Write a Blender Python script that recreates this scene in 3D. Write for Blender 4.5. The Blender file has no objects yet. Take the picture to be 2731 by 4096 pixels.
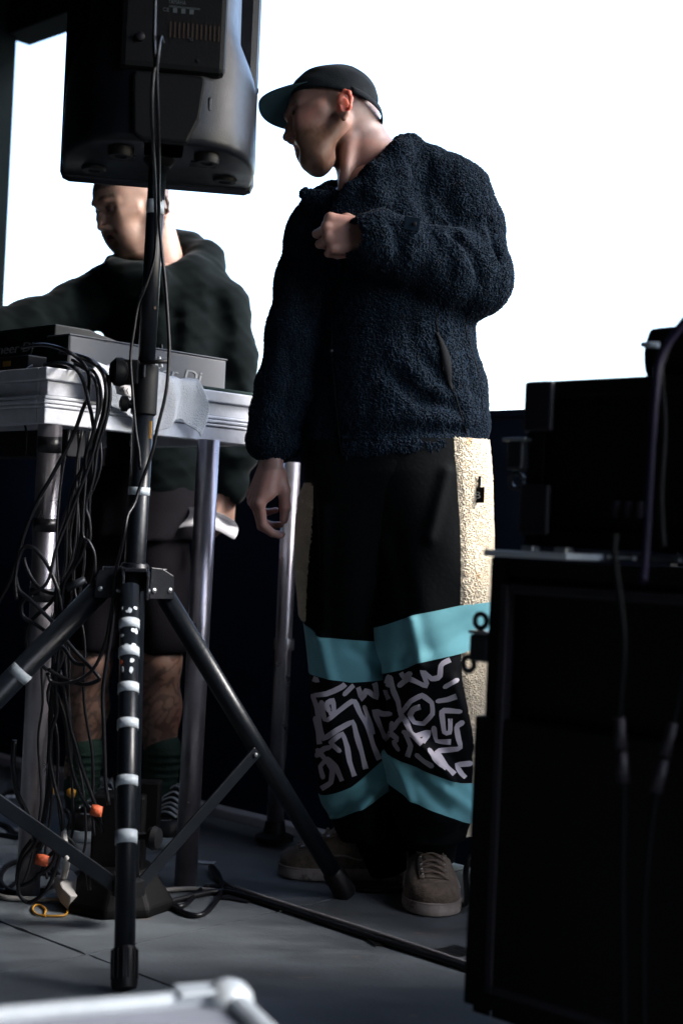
import bpy, bmesh, math, random
import numpy as np
from mathutils import Vector, Matrix, noise
from mathutils.bvhtree import BVHTree
random.seed(7)
SC = bpy.context.scene
C = SC.collection

# ------------------------------------------------------------------ camera
FP = 5689.0                                   # focal length in photo pixels (50 mm on a 36 mm tall frame)
CAMZ = 0.80
cd = bpy.data.cameras.new('camera'); cam = bpy.data.objects.new('camera', cd); C.objects.link(cam)
cd.sensor_fit = 'VERTICAL'; cd.sensor_height = 36.0; cd.sensor_width = 24.0; cd.lens = 50.0
cd.clip_start = 0.05; cd.clip_end = 2000
RM = Matrix.Rotation(math.radians(90 + 1.128), 3, 'X') @ Matrix.Rotation(math.radians(2.5), 3, 'Z')
cam.matrix_world = Matrix.Translation((0, 0, CAMZ)) @ RM.to_4x4()
cd.dof.use_dof = True; cd.dof.focus_distance = 3.05; cd.dof.aperture_fstop = 2.6
SC.camera = cam
SC.render.resolution_x = 682; SC.render.resolution_y = 1024

# ------------------------------------------------------------------ world, sun, exposure
SUN_AZ = math.radians(98); SUN_EL = math.radians(38)     # azimuth from +Y towards +X
w = bpy.data.worlds.new('World'); SC.world = w; w.use_nodes = True
nt = w.node_tree; nt.nodes.clear()
sky = nt.nodes.new('ShaderNodeTexSky'); sky.sky_type = 'NISHITA'; sky.sun_disc = False
sky.sun_elevation = SUN_EL; sky.sun_rotation = SUN_AZ
sky.air_density = 1.0; sky.dust_density = 2.0; sky.ozone_density = 1.5
bg = nt.nodes.new('ShaderNodeBackground'); bg.inputs['Strength'].default_value = 0.15
wo = nt.nodes.new('ShaderNodeOutputWorld')
nt.links.new(sky.outputs[0], bg.inputs[0]); nt.links.new(bg.outputs[0], wo.inputs[0])
sl = bpy.data.lights.new('sun', 'SUN'); sl.energy = 1.25; sl.angle = math.radians(20); sl.color = (1.0, 0.99, 0.975)
so = bpy.data.objects.new('sun', sl); C.objects.link(so)
sdir = Vector((math.sin(SUN_AZ) * math.cos(SUN_EL), math.cos(SUN_AZ) * math.cos(SUN_EL), math.sin(SUN_EL)))
so.rotation_euler = sdir.to_track_quat('Z', 'Y').to_euler(); so.location = (3, 0, 6)
SC.view_settings.view_transform = 'Standard'; SC.view_settings.look = 'None'
SC.view_settings.gamma = 1.0; SC.view_settings.use_curve_mapping = False
SC.view_settings.exposure = 2.45
SC.cycles.max_bounces = 8

# ------------------------------------------------------------------ helpers
def at(px, py, Y):                            # a point of the place seen at photo position px, py, at distance Y
    d = RM @ Vector(((px - 1365.5) / FP, -(py - 2048) / FP, -1.0))
    k = Y / d.y
    return Vector((d.x * k, Y, CAMZ + d.z * k))
def atz(px, py, z):                           # the same on the horizontal plane z
    d = RM @ Vector(((px - 1365.5) / FP, -(py - 2048) / FP, -1.0))
    k = (z - CAMZ) / d.z
    return Vector((d.x * k, d.y * k, z))
E1 = Vector((0.731, -0.682, 0)).normalized(); E2 = Vector((0.682, 0.731, 0)).normalized(); UP = Vector((0, 0, 1))
def st(u, v, z=0.0): return E1 * u + E2 * v + UP * z       # stage axes: along the back wall, towards the back wall
STAGE_ROT = math.atan2(E1.y, E1.x)

def empty(name, loc=(0, 0, 0), label=None, cat=None, group=None):
    o = bpy.data.objects.new(name, None); o.empty_display_size = 0.1; C.objects.link(o); o.location = loc
    tag(o, label, cat, group); return o
def tag(o, label=None, cat=None, group=None, kind=None):
    if label: o['label'] = label
    if cat: o['category'] = cat
    if group: o['group'] = group
    if kind: o['kind'] = kind
    return o
def link(name, me, m=None, parent=None):
    o = bpy.data.objects.new(name, me); C.objects.link(o)
    if m is not None: me.materials.append(m)
    if parent is not None:
        o.parent = parent; root = parent; off = Vector((0, 0, 0))
        while root is not None:
            off += Vector(root.location); root = root.parent
        o.location = -off                      # all geometry is written in world metres
    return o
def smooth(me, on=True):
    me.polygons.foreach_set('use_smooth', [on] * len(me.polygons)); me.update()
def from_bm(name, bm, m, parent=None, sm=False):
    bmesh.ops.recalc_face_normals(bm, faces=bm.faces)
    me = bpy.data.meshes.new(name); bm.to_mesh(me); bm.free()
    if sm: smooth(me)
    return link(name, me, m, parent)
def bevel(o, w=0.003, seg=2):
    b = o.modifiers.new('b', 'BEVEL'); b.width = w; b.segments = seg; b.limit_method = 'ANGLE'; return o
def box_bm(bm, c, size, ax=None):
    """a box centred at c; ax = (x axis, y axis, z axis)"""
    ax = ax or (Vector((1, 0, 0)), Vector((0, 1, 0)), UP)
    c = Vector(c); vs = []
    for sx in (-.5, .5):
        for sy in (-.5, .5):
            for sz in (-.5, .5):
                vs.append(bm.verts.new(c + ax[0] * size[0] * sx + ax[1] * size[1] * sy + ax[2] * size[2] * sz))
    for f in ((0, 1, 3, 2), (4, 6, 7, 5), (0, 4, 5, 1), (2, 3, 7, 6), (0, 2, 6, 4), (1, 5, 7, 3)):
        bm.faces.new([vs[i] for i in f])
    return vs
SAX = (E1, E2, UP)
def box(name, c, size, m, parent=None, ax=None, bev=0.003):
    bm = bmesh.new(); box_bm(bm, c, size, ax); o = from_bm(name, bm, m, parent)
    if bev: bevel(o, bev)
    return o
def frame_of(d):
    d = d.normalized(); a = Vector((0, 0, 1)) if abs(d.z) < 0.9 else Vector((1, 0, 0))
    x = d.cross(a).normalized(); y = d.cross(x).normalized(); return x, y
def tube_bm(bm, pts, rad, n=10, cap=True):
    pts = [Vector(p) for p in pts]; N = len(pts)
    if not hasattr(rad, '__len__'): rad = [rad] * N
    x = None; prev = []
    for i, p in enumerate(pts):
        d = (pts[min(i + 1, N - 1)] - pts[max(i - 1, 0)])
        if d.length < 1e-9: d = Vector((0, 0, 1))
        d.normalize()
        if x is None: x, y = frame_of(d)
        else:
            x = (x - d * x.dot(d)); x = x.normalized() if x.length > 1e-6 else frame_of(d)[0]
            y = d.cross(x)
        ring = [bm.verts.new(p + (x * math.cos(2 * math.pi * k / n) + y * math.sin(2 * math.pi * k / n)) * rad[i]) for k in range(n)]
        if prev:
            for k in range(n): bm.faces.new((prev[k], prev[(k + 1) % n], ring[(k + 1) % n], ring[k]))
        elif cap: bm.faces.new(ring[::-1])
        prev = ring
    if cap: bm.faces.new(prev)
def catmull(pts, k=6):
    P = [Vector(p) for p in pts]; P = [P[0] * 2 - P[1]] + P + [P[-1] * 2 - P[-2]]; out = []
    for i in range(1, len(P) - 2):
        for j in range(k):
            t = j / k; a, b, c, d = P[i - 1], P[i], P[i + 1], P[i + 2]
            out.append(0.5 * ((2 * b) + (c - a) * t + (2 * a - 5 * b + 4 * c - d) * t * t + (3 * b - a - 3 * c + d) * t ** 3))
    out.append(P[-2]); return out
def tube(name, pts, rad, m, parent=None, n=12, curve=False, k=6):
    if curve: pts = catmull(pts, k)
    bm = bmesh.new(); tube_bm(bm, pts, rad, n)
    o = from_bm(name, bm, m, parent)
    me = o.data
    flags = [len(p.vertices) == 4 for p in me.polygons]; me.polygons.foreach_set('use_smooth', flags)
    return o
def lathe(name, base, axis, prof, m, parent=None, n=24):
    """prof: (radius, distance along axis)"""
    axis = Vector(axis).normalized(); base = Vector(base); x, y = frame_of(axis)
    bm = bmesh.new(); prev = None
    for r, h in prof:
        ring = [bm.verts.new(base + axis * h + (x * math.cos(2 * math.pi * k / n) + y * math.sin(2 * math.pi * k / n)) * max(r, 1e-4)) for k in range(n)]
        if prev:
            for k in range(n): bm.faces.new((prev[k], prev[(k + 1) % n], ring[(k + 1) % n], ring[k]))
        else: bm.faces.new(ring[::-1])
        prev = ring
    bm.faces.new(prev)
    o = from_bm(name, bm, m, parent, sm=True)
    e = o.modifiers.new('e', 'EDGE_SPLIT'); e.split_angle = math.radians(40)
    return o
def prism(name, poly, z0, z1, m, parent=None, bev=0.0, ax=None, org=(0, 0, 0)):
    """poly in the plane of ax[0], ax[1]; extruded along ax[2]"""
    ax = ax or (Vector((1, 0, 0)), Vector((0, 1, 0)), UP); org = Vector(org); bm = bmesh.new()
    a = [bm.verts.new(org + ax[0] * x + ax[1] * y + ax[2] * z0) for x, y in poly]
    b = [bm.verts.new(org + ax[0] * x + ax[1] * y + ax[2] * z1) for x, y in poly]
    bm.faces.new(a[::-1]); bm.faces.new(b); n = len(poly)
    for i in range(n): bm.faces.new((a[i], a[(i + 1) % n], b[(i + 1) % n], b[i]))
    o = from_bm(name, bm, m, parent)
    if bev: bevel(o, bev)
    return o
def grid_mesh(name, P, m, parent=None, closed_u=False, thick=0.0, sm=True, sub=0):
    """P: array rows x cols x 3"""
    P = np.asarray(P, dtype=float); R, K = P.shape[:2]
    me = bpy.data.meshes.new(name); faces = []
    for i in range(R - 1):
        for j in range(K if closed_u else K - 1):
            j2 = (j + 1) % K
            faces.append((i * K + j, i * K + j2, (i + 1) * K + j2, (i + 1) * K + j))
    me.from_pydata(P.reshape(-1, 3).tolist(), [], faces); me.update()
    if sm: smooth(me)
    o = link(name, me, m, parent)
    if thick:
        s = o.modifiers.new('s', 'SOLIDIFY'); s.thickness = thick; s.offset = 0
    if sub:
        s = o.modifiers.new('sub', 'SUBSURF'); s.levels = sub; s.render_levels = sub
    return o
FONT = None
def text(name, s, org, xdir, ydir, size, m, parent=None, depth=0.0006, shear=0.0, width=None, space=1.0):
    cu = bpy.data.curves.new(name, 'FONT'); cu.body = s; cu.size = 1.0; cu.extrude = 0.0; cu.shear = shear; cu.space_character = space
    cu.resolution_u = 3
    o = bpy.data.objects.new(name, cu); C.objects.link(o)
    dg = bpy.context.evaluated_depsgraph_get(); me = bpy.data.meshes.new_from_object(o.evaluated_get(dg))
    C.objects.unlink(o); bpy.data.objects.remove(o)
    xdir = Vector(xdir).normalized(); ydir = Vector(ydir).normalized(); zdir = xdir.cross(ydir)
    xs = [v.co.x for v in me.vertices]; sx = size
    if width: sx = width / (max(xs) - min(xs))
    for v in me.vertices:
        v.co = Vector(org) + xdir * (v.co.x * sx) + ydir * (v.co.y * size) + zdir * 0.0012
    me.materials.clear(); me.name = name
    ob = link(name, me, m, parent)
    sol = ob.modifiers.new('s', 'SOLIDIFY'); sol.thickness = depth; sol.offset = 0
    return ob

# ------------------------------------------------------------------ materials
def mat(name, col, rough=0.6, metal=0.0, var=0.0, vscale=8.0, bump=0.0, bscale=60.0, sheen=0.0, spec=0.5, coat=0.0,
        sss=0.0, stain=None, sscale=5.0, samt=0.55, rvar=0.0, attr=None, stretch=None):
    m = bpy.data.materials.new(name); m.use_nodes = True; nt = m.node_tree; b = nt.nodes['Principled BSDF']
    L = nt.links.new; N = nt.nodes.new
    b.inputs['Roughness'].default_value = rough; b.inputs['Metallic'].default_value = metal
    b.inputs['Specular IOR Level'].default_value = spec
    if sheen: b.inputs['Sheen Weight'].default_value = sheen; b.inputs['Sheen Roughness'].default_value = 0.4
    if coat: b.inputs['Coat Weight'].default_value = coat; b.inputs['Coat Roughness'].default_value = 0.15
    if sss:
        b.inputs['Subsurface Weight'].default_value = sss; b.inputs['Subsurface Radius'].default_value = (1.0, 0.25, 0.12)
        b.inputs['Subsurface Scale'].default_value = 0.012
    tc = N('ShaderNodeTexCoord'); vec = tc.outputs['Object']
    if stretch:
        mp = N('ShaderNodeMapping'); mp.inputs['Scale'].default_value = stretch
        mp.inputs['Rotation'].default_value = (0, 0, -STAGE_ROT); L(vec, mp.inputs[0]); vec = mp.outputs[0]
    base = None
    if attr:
        a = N('ShaderNodeAttribute'); a.attribute_name = attr; base = a.outputs['Color']
    def mixc(fac, A, B, blend='MIX'):
        x = N('ShaderNodeMix'); x.data_type = 'RGBA'; x.blend_type = blend
        if hasattr(fac, 'links'): L(fac, x.inputs[0])
        else: x.inputs[0].default_value = fac
        for i, v in ((6, A), (7, B)):
            if hasattr(v, 'links'): L(v, x.inputs[i])
            else: x.inputs[i].default_value = (*v[:3], 1)
        return x.outputs[2]
    cur = base if base is not None else tuple(col)
    if var:
        n = N('ShaderNodeTexNoise'); n.inputs['Scale'].default_value = vscale; n.inputs['Detail'].default_value = 6; n.inputs['Roughness'].default_value = 0.65
        L(vec, n.inputs['Vector'])
        r = N('ShaderNodeMapRange'); r.inputs[1].default_value = 0.3; r.inputs[2].default_value = 0.7
        r.inputs[3].default_value = 1 - var; r.inputs[4].default_value = 1 + var; L(n.outputs[0], r.inputs[0])
        cur = mixc(1.0, cur, r.outputs[0], 'MULTIPLY')
        if rvar:
            r2 = N('ShaderNodeMapRange'); r2.inputs[1].default_value = 0.3; r2.inputs[2].default_value = 0.7
            r2.inputs[3].default_value = rough - rvar; r2.inputs[4].default_value = rough + rvar; L(n.outputs[0], r2.inputs[0]); L(r2.outputs[0], b.inputs['Roughness'])
    if stain:
        n = N('ShaderNodeTexNoise'); n.inputs['Scale'].default_value = sscale; n.inputs['Detail'].default_value = 9; n.inputs['Roughness'].default_value = 0.75
        L(vec, n.inputs['Vector'])
        r = N('ShaderNodeMapRange'); r.inputs[1].default_value = samt; r.inputs[2].default_value = samt + 0.07; L(n.outputs[0], r.inputs[0])
        cur = mixc(r.outputs[0], cur, stain)
    if hasattr(cur, 'links'): L(cur, b.inputs['Base Color'])
    else: b.inputs['Base Color'].default_value = (*cur[:3], 1)
    if bump:
        n = N('ShaderNodeTexNoise'); n.inputs['Scale'].default_value = bscale; n.inputs['Detail'].default_value = 4; L(vec, n.inputs['Vector'])
        bp = N('ShaderNodeBump'); bp.inputs['Strength'].default_value = bump; bp.inputs['Distance'].default_value = 0.004
        L(n.outputs[0], bp.inputs['Height']); L(bp.outputs[0], b.inputs['Normal'])
    return m
M = {}
M['floor'] = mat('floor', (0.098, 0.112, 0.124), 0.52, var=0.42, vscale=3.0, bump=0.35, bscale=90, stain=(0.22, 0.15, 0.125), sscale=6.5, samt=0.615, rvar=0.14, stretch=(1.0, 3.2, 1.0))
M['under'] = mat('under', (0.03, 0.018, 0.012), 0.9)
M['navy'] = mat('navy', (0.004, 0.008, 0.022), 0.85, spec=0.15, var=0.3, bump=0.2, bscale=40, stain=(0.04, 0.06, 0.10), sscale=9, samt=0.68)
M['black_wall'] = mat('black_wall', (0.0025, 0.0045, 0.0055), 0.95, spec=0.05, var=0.2, bump=0.15, bscale=30)
M['ground'] = mat('ground', (0.12, 0.12, 0.10), 0.9, var=0.3, vscale=0.4)
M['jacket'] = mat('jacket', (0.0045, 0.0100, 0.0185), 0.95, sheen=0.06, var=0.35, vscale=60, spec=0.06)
M['cap'] = mat('cap', (0.010, 0.014, 0.018), 0.85, sheen=0.06, spec=0.12, var=0.25, vscale=60, bump=0.25, bscale=300)
M['cap_under'] = mat('cap_under', (0.02, 0.065, 0.085), 0.8, var=0.15, vscale=60, bump=0.2, bscale=500)
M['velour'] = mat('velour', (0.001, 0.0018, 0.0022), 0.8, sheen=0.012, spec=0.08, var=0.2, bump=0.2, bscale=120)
M['teal'] = mat('teal', (0.15, 0.42, 0.47), 0.75, sheen=0.3, var=0.08, vscale=14, bump=0.15, bscale=500)
M['print_black'] = mat('print_black', (0.003, 0.0035, 0.005), 0.7, spec=0.12, bump=0.15, bscale=300)
M['print_ink'] = mat('print_ink', (0.58, 0.53, 0.60), 0.6, bump=0.1, bscale=300)
M['cream'] = mat('cream', (0.66, 0.57, 0.43), 0.9, sheen=0.2, var=0.12, vscale=30, stain=(0.55, 0.36, 0.20), sscale=11, samt=0.60)
M['skin'] = mat('skin', (0.5, 0.3, 0.22), 0.5, sss=0.35, attr='tint', var=0.10, vscale=60, bump=0.12, bscale=500)
M['hoodie'] = mat('hoodie', (0.0016, 0.0040, 0.0045), 0.9, sheen=0.05, spec=0.08, var=0.15, vscale=20, bump=0.2, bscale=400)
M['shorts'] = mat('shorts', (0.007, 0.006, 0.0085), 0.9, spec=0.1, var=0.2, vscale=15, bump=0.2, bscale=200)
M['sock'] = mat('sock', (0.002, 0.024, 0.016), 0.85, var=0.25, bump=0.5, bscale=200)
M['suede'] = mat('suede', (0.15, 0.112, 0.085), 0.9, sheen=0.15, var=0.45, vscale=38, bump=0.5, bscale=220, stain=(0.28, 0.22, 0.18), sscale=22, samt=0.60)
M['rubber_sole'] = mat('rubber_sole', (0.40, 0.33, 0.30), 0.7, var=0.3, vscale=18, bump=0.2, bscale=120, stain=(0.12, 0.09, 0.07), sscale=14, samt=0.56)
M['lace'] = mat('lace', (0.20, 0.145, 0.115), 0.8, bump=0.3, bscale=700)
M['plastic'] = mat('plastic', (0.004, 0.005, 0.008), 0.38, spec=0.35, var=0.2, vscale=12, bump=0.12, bscale=350, rvar=0.08)
M['plastic_dull'] = mat('plastic_dull', (0.003, 0.0035, 0.0045), 0.6, spec=0.2, bump=0.1, bscale=200)
M['rubber'] = mat('rubber', (0.004, 0.004, 0.005), 0.5, spec=0.3)
M['black_metal'] = mat('black_metal', (0.004, 0.006, 0.009), 0.36, metal=0.0, coat=0.05, spec=0.32, var=0.3, vscale=20, bump=0.12, bscale=90, stain=(0.16, 0.17, 0.18), sscale=26, samt=0.69)
M['tape_white'] = mat('tape_white', (0.42, 0.47, 0.51), 0.45, var=0.12, vscale=40, bump=0.15, bscale=120)
M['tape_black'] = mat('tape_black', (0.008, 0.008, 0.01), 0.35, bump=0.4, bscale=80)
M['alu'] = mat('alu', (0.36, 0.34, 0.37), 0.34, metal=0.85, var=0.18, vscale=14, bump=0.1, bscale=60, stain=(0.12, 0.09, 0.08), sscale=18, samt=0.67, rvar=0.1)
M['deck_alu'] = mat('deck_alu', (0.66, 0.68, 0.74), 0.45, metal=0.15, var=0.14, vscale=18, bump=0.2, bscale=50, stain=(0.24, 0.18, 0.15), sscale=22, samt=0.66, rvar=0.1)
M['case_alu'] = mat('case_alu', (0.52, 0.57, 0.61), 0.38, metal=0.3, var=0.12, vscale=20, bump=0.1, bscale=60)
M['case_panel'] = mat('case_panel', (0.20, 0.215, 0.255), 0.6, var=0.15, vscale=12, bump=0.15, bscale=200)
M['grey_unit'] = mat('grey_unit', (0.085, 0.092, 0.11), 0.55, var=0.1, bump=0.08, bscale=500)
M['black_unit'] = mat('black_unit', (0.003, 0.005, 0.007), 0.5, spec=0.25, bump=0.05, bscale=400)
M['letter'] = mat('letter', (0.30, 0.32, 0.34), 0.5)
M['letter_dim'] = mat('letter_dim', (0.07, 0.085, 0.095), 0.5)
M['towel'] = mat('towel', (0.72, 0.74, 0.78), 0.9, sheen=0.3, var=0.06, vscale=30, bump=0.7, bscale=300)
M['paper'] = mat('paper', (0.74, 0.72, 0.74), 0.7, var=0.05)
M['cable'] = mat('cable', (0.004, 0.004, 0.006), 0.36, spec=0.4, bump=0.15, bscale=400)
M['cable_painted_sheen'] = mat('cable_painted_sheen', (0.26, 0.25, 0.26), 0.3, spec=0.6)  # pale base colour stands in for a bright sheen along the cable
M['cable_white'] = mat('cable_white', (0.42, 0.40, 0.38), 0.5, var=0.15)
M['purple'] = mat('purple', (0.004, 0.003, 0.014), 0.6, spec=0.15)
M['orange'] = mat('orange', (0.55, 0.10, 0.035), 0.7, var=0.2, vscale=60, bump=0.3, bscale=200)
M['amber'] = mat('amber', (0.42, 0.20, 0.02), 0.45)
M['rack'] = mat('rack', (0.0012, 0.0012, 0.0018), 0.6, spec=0.15, bump=0.1, bscale=200)
M['rack_edge'] = mat('rack_edge', (0.014, 0.013, 0.018), 0.5, metal=0.2, spec=0.3, var=0.25, vscale=20)
M['steel'] = mat('steel', (0.45, 0.47, 0.48), 0.35, metal=0.9, var=0.2)
M['latch'] = mat('latch', (0.03, 0.034, 0.04), 0.35, metal=0.5)
M['white_trim'] = mat('white_trim', (0.40, 0.38, 0.42), 0.7, var=0.2)
M['eye'] = mat('eye', (0.6, 0.58, 0.55), 0.25)

# ------------------------------------------------------------------ sculpting with distance fields (numpy)
class Sculpt:
    """smooth unions of tapered limbs and ellipsoids on a grid, skinned with surface nets"""
    def __init__(s, h): s.h = h; s.ops = []; s.lo = np.array([1e9] * 3); s.hi = -s.lo
    def grow(s, p, r):
        p = np.array(p, dtype=float); s.lo = np.minimum(s.lo, p - r); s.hi = np.maximum(s.hi, p + r)
    def cap(s, a, b, ra, rb, k=0.02, sub=False, clip=True):
        if not sub: s.grow(a, ra); s.grow(b, rb)
        s.ops.append(('cap', np.array(a, float), np.array(b, float), ra, rb, k, sub)); return s
    def chain(s, pts, rads, k=0.02, sub=False):
        for i in range(len(pts) - 1): s.cap(pts[i], pts[i + 1], rads[i], rads[i + 1], k, sub)
        return s
    def ell(s, c, ax, r, k=0.02, sub=False):
        """ax: 3 unit vectors, r: 3 radii"""
        if not sub: s.grow(c, max(r))
        s.ops.append(('ell', np.array(c, float), np.array([list(a) for a in ax], float), np.array(r, float), k, sub)); return s
    def tower(s, rows, k=0.02, xdir=(1, 0, 0), ydir=(0, 1, 0)):
        """rows: (z, centre, half width, half depth)"""
        for z, c, a, b in rows: s.grow((c[0], c[1], z), max(a, b))
        s.ops.append(('tow', [np.array([r[0] for r in rows]), np.array([r[1][0] for r in rows]), np.array([r[1][1] for r in rows]), np.array([r[2] for r in rows]), np.array([r[3] for r in rows])], np.array(xdir, float), np.array(ydir, float), k, False)); return s
    def cut(s, p, n): s.ops.append(('cut', np.array(p, float), np.array(n, float))); return s
    def noise(s, amp, f, seed=0, aniso=(1, 1, 1)): s.ops.append(('noi', amp, f, seed, aniso)); return s
    def build(s):
        h = s.h; lo = s.lo - 4 * h; hi = s.hi + 4 * h; n = np.ceil((hi - lo) / h).astype(int) + 1
        X = (lo[0] + h * np.arange(n[0], dtype=np.float32))[:, None, None]; Y = (lo[1] + h * np.arange(n[1], dtype=np.float32))[None, :, None]; Z = (lo[2] + h * np.arange(n[2], dtype=np.float32))[None, None, :]
        F = np.full(tuple(n), 1.0, dtype=np.float32)
        def win(c0, c1, r):
            a = np.clip(np.floor((np.minimum(c0, c1) - r - lo) / h).astype(int), 0, n); b = np.clip(np.ceil((np.maximum(c0, c1) + r - lo) / h).astype(int) + 1, 0, n)
            return tuple(slice(int(a[i]), int(b[i])) for i in range(3))
        for op in s.ops:
            if op[0] in ('cap', 'ell'):
                k = op[-2]; sub = op[-1]
                if op[0] == 'cap':
                    a, b, ra, rb = op[1:5]; W = win(a, b, max(ra, rb) + 3 * k + 4 * h)
                else:
                    c, ax, r = op[1:4]; W = win(c, c, max(r) + 3 * k + 4 * h)
                x = X[W[0]]; y = Y[:, W[1]]; z = Z[:, :, W[2]]
                if 0 in (x.size, y.size, z.size): continue
                if op[0] == 'cap':
                    d = b - a; L2 = max(float(d @ d), 1e-12)
                    t = np.clip(((x - a[0]) * d[0] + (y - a[1]) * d[1] + (z - a[2]) * d[2]) / L2, 0, 1)
                    g = np.sqrt((x - a[0] - t * d[0]) ** 2 + (y - a[1] - t * d[1]) ** 2 + (z - a[2] - t * d[2]) ** 2) - (ra + (rb - ra) * t)
                else:
                    q = [((x - c[0]) * ax[i][0] + (y - c[1]) * ax[i][1] + (z - c[2]) * ax[i][2]) for i in range(3)]
                    k0 = np.sqrt(sum((q[i] / r[i]) ** 2 for i in range(3))) + 1e-6; k1 = np.sqrt(sum((q[i] / r[i] ** 2) ** 2 for i in range(3))) + 1e-6
                    g = k0 * (k0 - 1) / k1
                f = F[W]
                if not sub:
                    hh = np.maximum(k - np.abs(f - g), 0) / k; F[W] = np.minimum(f, g) - hh * hh * k * 0.25
                else:
                    g = -g; hh = np.maximum(k - np.abs(f - g), 0) / k; F[W] = np.maximum(f, g) + hh * hh * k * 0.25
            elif op[0] == 'tow':
                R = op[1]; xd = op[2]; yd = op[3]; k = op[4]; zz = Z[0, 0]
                o = np.argsort(R[0]); cx = np.interp(zz, R[0][o], R[1][o]); cy = np.interp(zz, R[0][o], R[2][o]); a = np.interp(zz, R[0][o], R[3][o]); b = np.interp(zz, R[0][o], R[4][o])
                px = (X - cx) * xd[0] + (Y - cy) * xd[1]; py = (X - cx) * yd[0] + (Y - cy) * yd[1]
                q = np.sqrt((px / a) ** 2 + (py / b) ** 2); g = (q - 1) * np.minimum(a, b)
                ca = np.maximum(R[0].min() - zz, zz - R[0].max()); g = np.maximum(g, ca).astype(np.float32)
                hh = np.maximum(k - np.abs(F - g), 0) / k; F = np.minimum(F, g) - hh * hh * k * 0.25
            elif op[0] == 'cut':
                p, nn = op[1:3]; g = (X - p[0]) * nn[0] + (Y - p[1]) * nn[1] + (Z - p[2]) * nn[2]; F = np.maximum(F, g.astype(np.float32))
            elif op[0] == 'noi':
                amp, f, seed, an = op[1:5]; rs = np.random.RandomState(seed); acc = 0
                for _ in range(6):
                    v = rs.normal(size=3) * np.array(an); v *= f * (0.6 + 0.8 * rs.rand()); ph = rs.rand() * 6.28
                    acc = acc + np.sin(X * v[0] + Y * v[1] + Z * v[2] + ph + 0.8 * np.sin(X * v[1] * .7 + Z * v[2] * .6 + ph * 2))
                F = F + (amp * acc / 2.4).astype(np.float32)
        return nets(F, lo, h)
def nets(F, lo, h):
    n = F.shape; S = F < 0
    cnt = np.zeros((n[0] - 1, n[1] - 1, n[2] - 1), np.int8)
    for i in (0, 1):
        for j in (0, 1):
            for k in (0, 1): cnt += S[i:n[0] - 1 + i, j:n[1] - 1 + j, k:n[2] - 1 + k]
    act = (cnt > 0) & (cnt < 8); idx = np.full(act.shape, -1, np.int64); I = np.argwhere(act); idx[act] = np.arange(len(I))
    pos = np.zeros((len(I), 3)); num = np.zeros(len(I))
    cor = [(i, j, k) for i in (0, 1) for j in (0, 1) for k in (0, 1)]
    for a in range(8):
        for b in range(a + 1, 8):
            A, B = np.array(cor[a]), np.array(cor[b])
            if np.abs(A - B).sum() != 1: continue
            fa = F[I[:, 0] + A[0], I[:, 1] + A[1], I[:, 2] + A[2]]; fb = F[I[:, 0] + B[0], I[:, 1] + B[1], I[:, 2] + B[2]]
            c = (fa < 0) != (fb < 0); t = np.where(c, fa / np.where(c, fa - fb, 1), 0)
            pos += np.where(c[:, None], A + t[:, None] * (B - A), 0); num += c
    V = lo + h * (I + pos / num[:, None]); faces = []
    for ax in range(3):
        sl0 = [slice(1, -1)] * 3; sl1 = [slice(1, -1)] * 3; sl0[ax] = slice(0, n[ax] - 1); sl1[ax] = slice(1, n[ax])
        a = S[tuple(sl0)]; b = S[tuple(sl1)]; ch = np.argwhere(a != b); inside = a[tuple(ch.T)]
        g = ch.copy(); o1, o2 = [(1, 2), (2, 0), (0, 1)][ax]
        for d in range(3):
            if d != ax: g[:, d] += 1
        q = []
        for (u, v) in ((-1, -1), (0, -1), (0, 0), (-1, 0)):
            c = g.copy(); c[:, o1] += u; c[:, o2] += v; q.append(idx[tuple(c.T)])
        Q = np.stack(q, 1); Q[~inside] = Q[~inside][:, ::-1]; faces.append(Q)
    return V, np.concatenate(faces)
def np_mesh(name, V, Fc):
    me = bpy.data.meshes.new(name); me.vertices.add(len(V)); me.vertices.foreach_set('co', V.astype(np.float32).ravel())
    me.loops.add(len(Fc) * 4); me.loops.foreach_set('vertex_index', Fc.astype(np.int32).ravel())
    me.polygons.add(len(Fc)); me.polygons.foreach_set('loop_start', np.arange(0, len(Fc) * 4, 4, dtype=np.int32)); me.polygons.foreach_set('loop_total', np.full(len(Fc), 4, np.int32))
    me.update(calc_edges=True); me.validate(); smooth(me); return me
def sculpt_obj(name, sc, m, parent=None, relax=0):
    V, Fc = sc.build(); me = np_mesh(name, V, Fc); o = link(name, me, m, parent)
    if relax:
        s = o.modifiers.new('r', 'SMOOTH'); s.iterations = relax; s.factor = 0.5
    return o
def fuzz(o, size, strength, kind='VORONOI', sub=1):
    if sub:
        s = o.modifiers.new('sub', 'SUBSURF'); s.levels = sub; s.render_levels = sub; s.subdivision_type = 'SIMPLE'
    t = bpy.data.textures.new('fleece_pile', kind); t.noise_scale = size
    if kind == 'VORONOI': t.distance_metric = 'DISTANCE'
    else: t.noise_depth = 2
    d = o.modifiers.new('d', 'DISPLACE'); d.texture = t; d.strength = strength; d.mid_level = 0.5; d.texture_coords = 'LOCAL'

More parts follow.
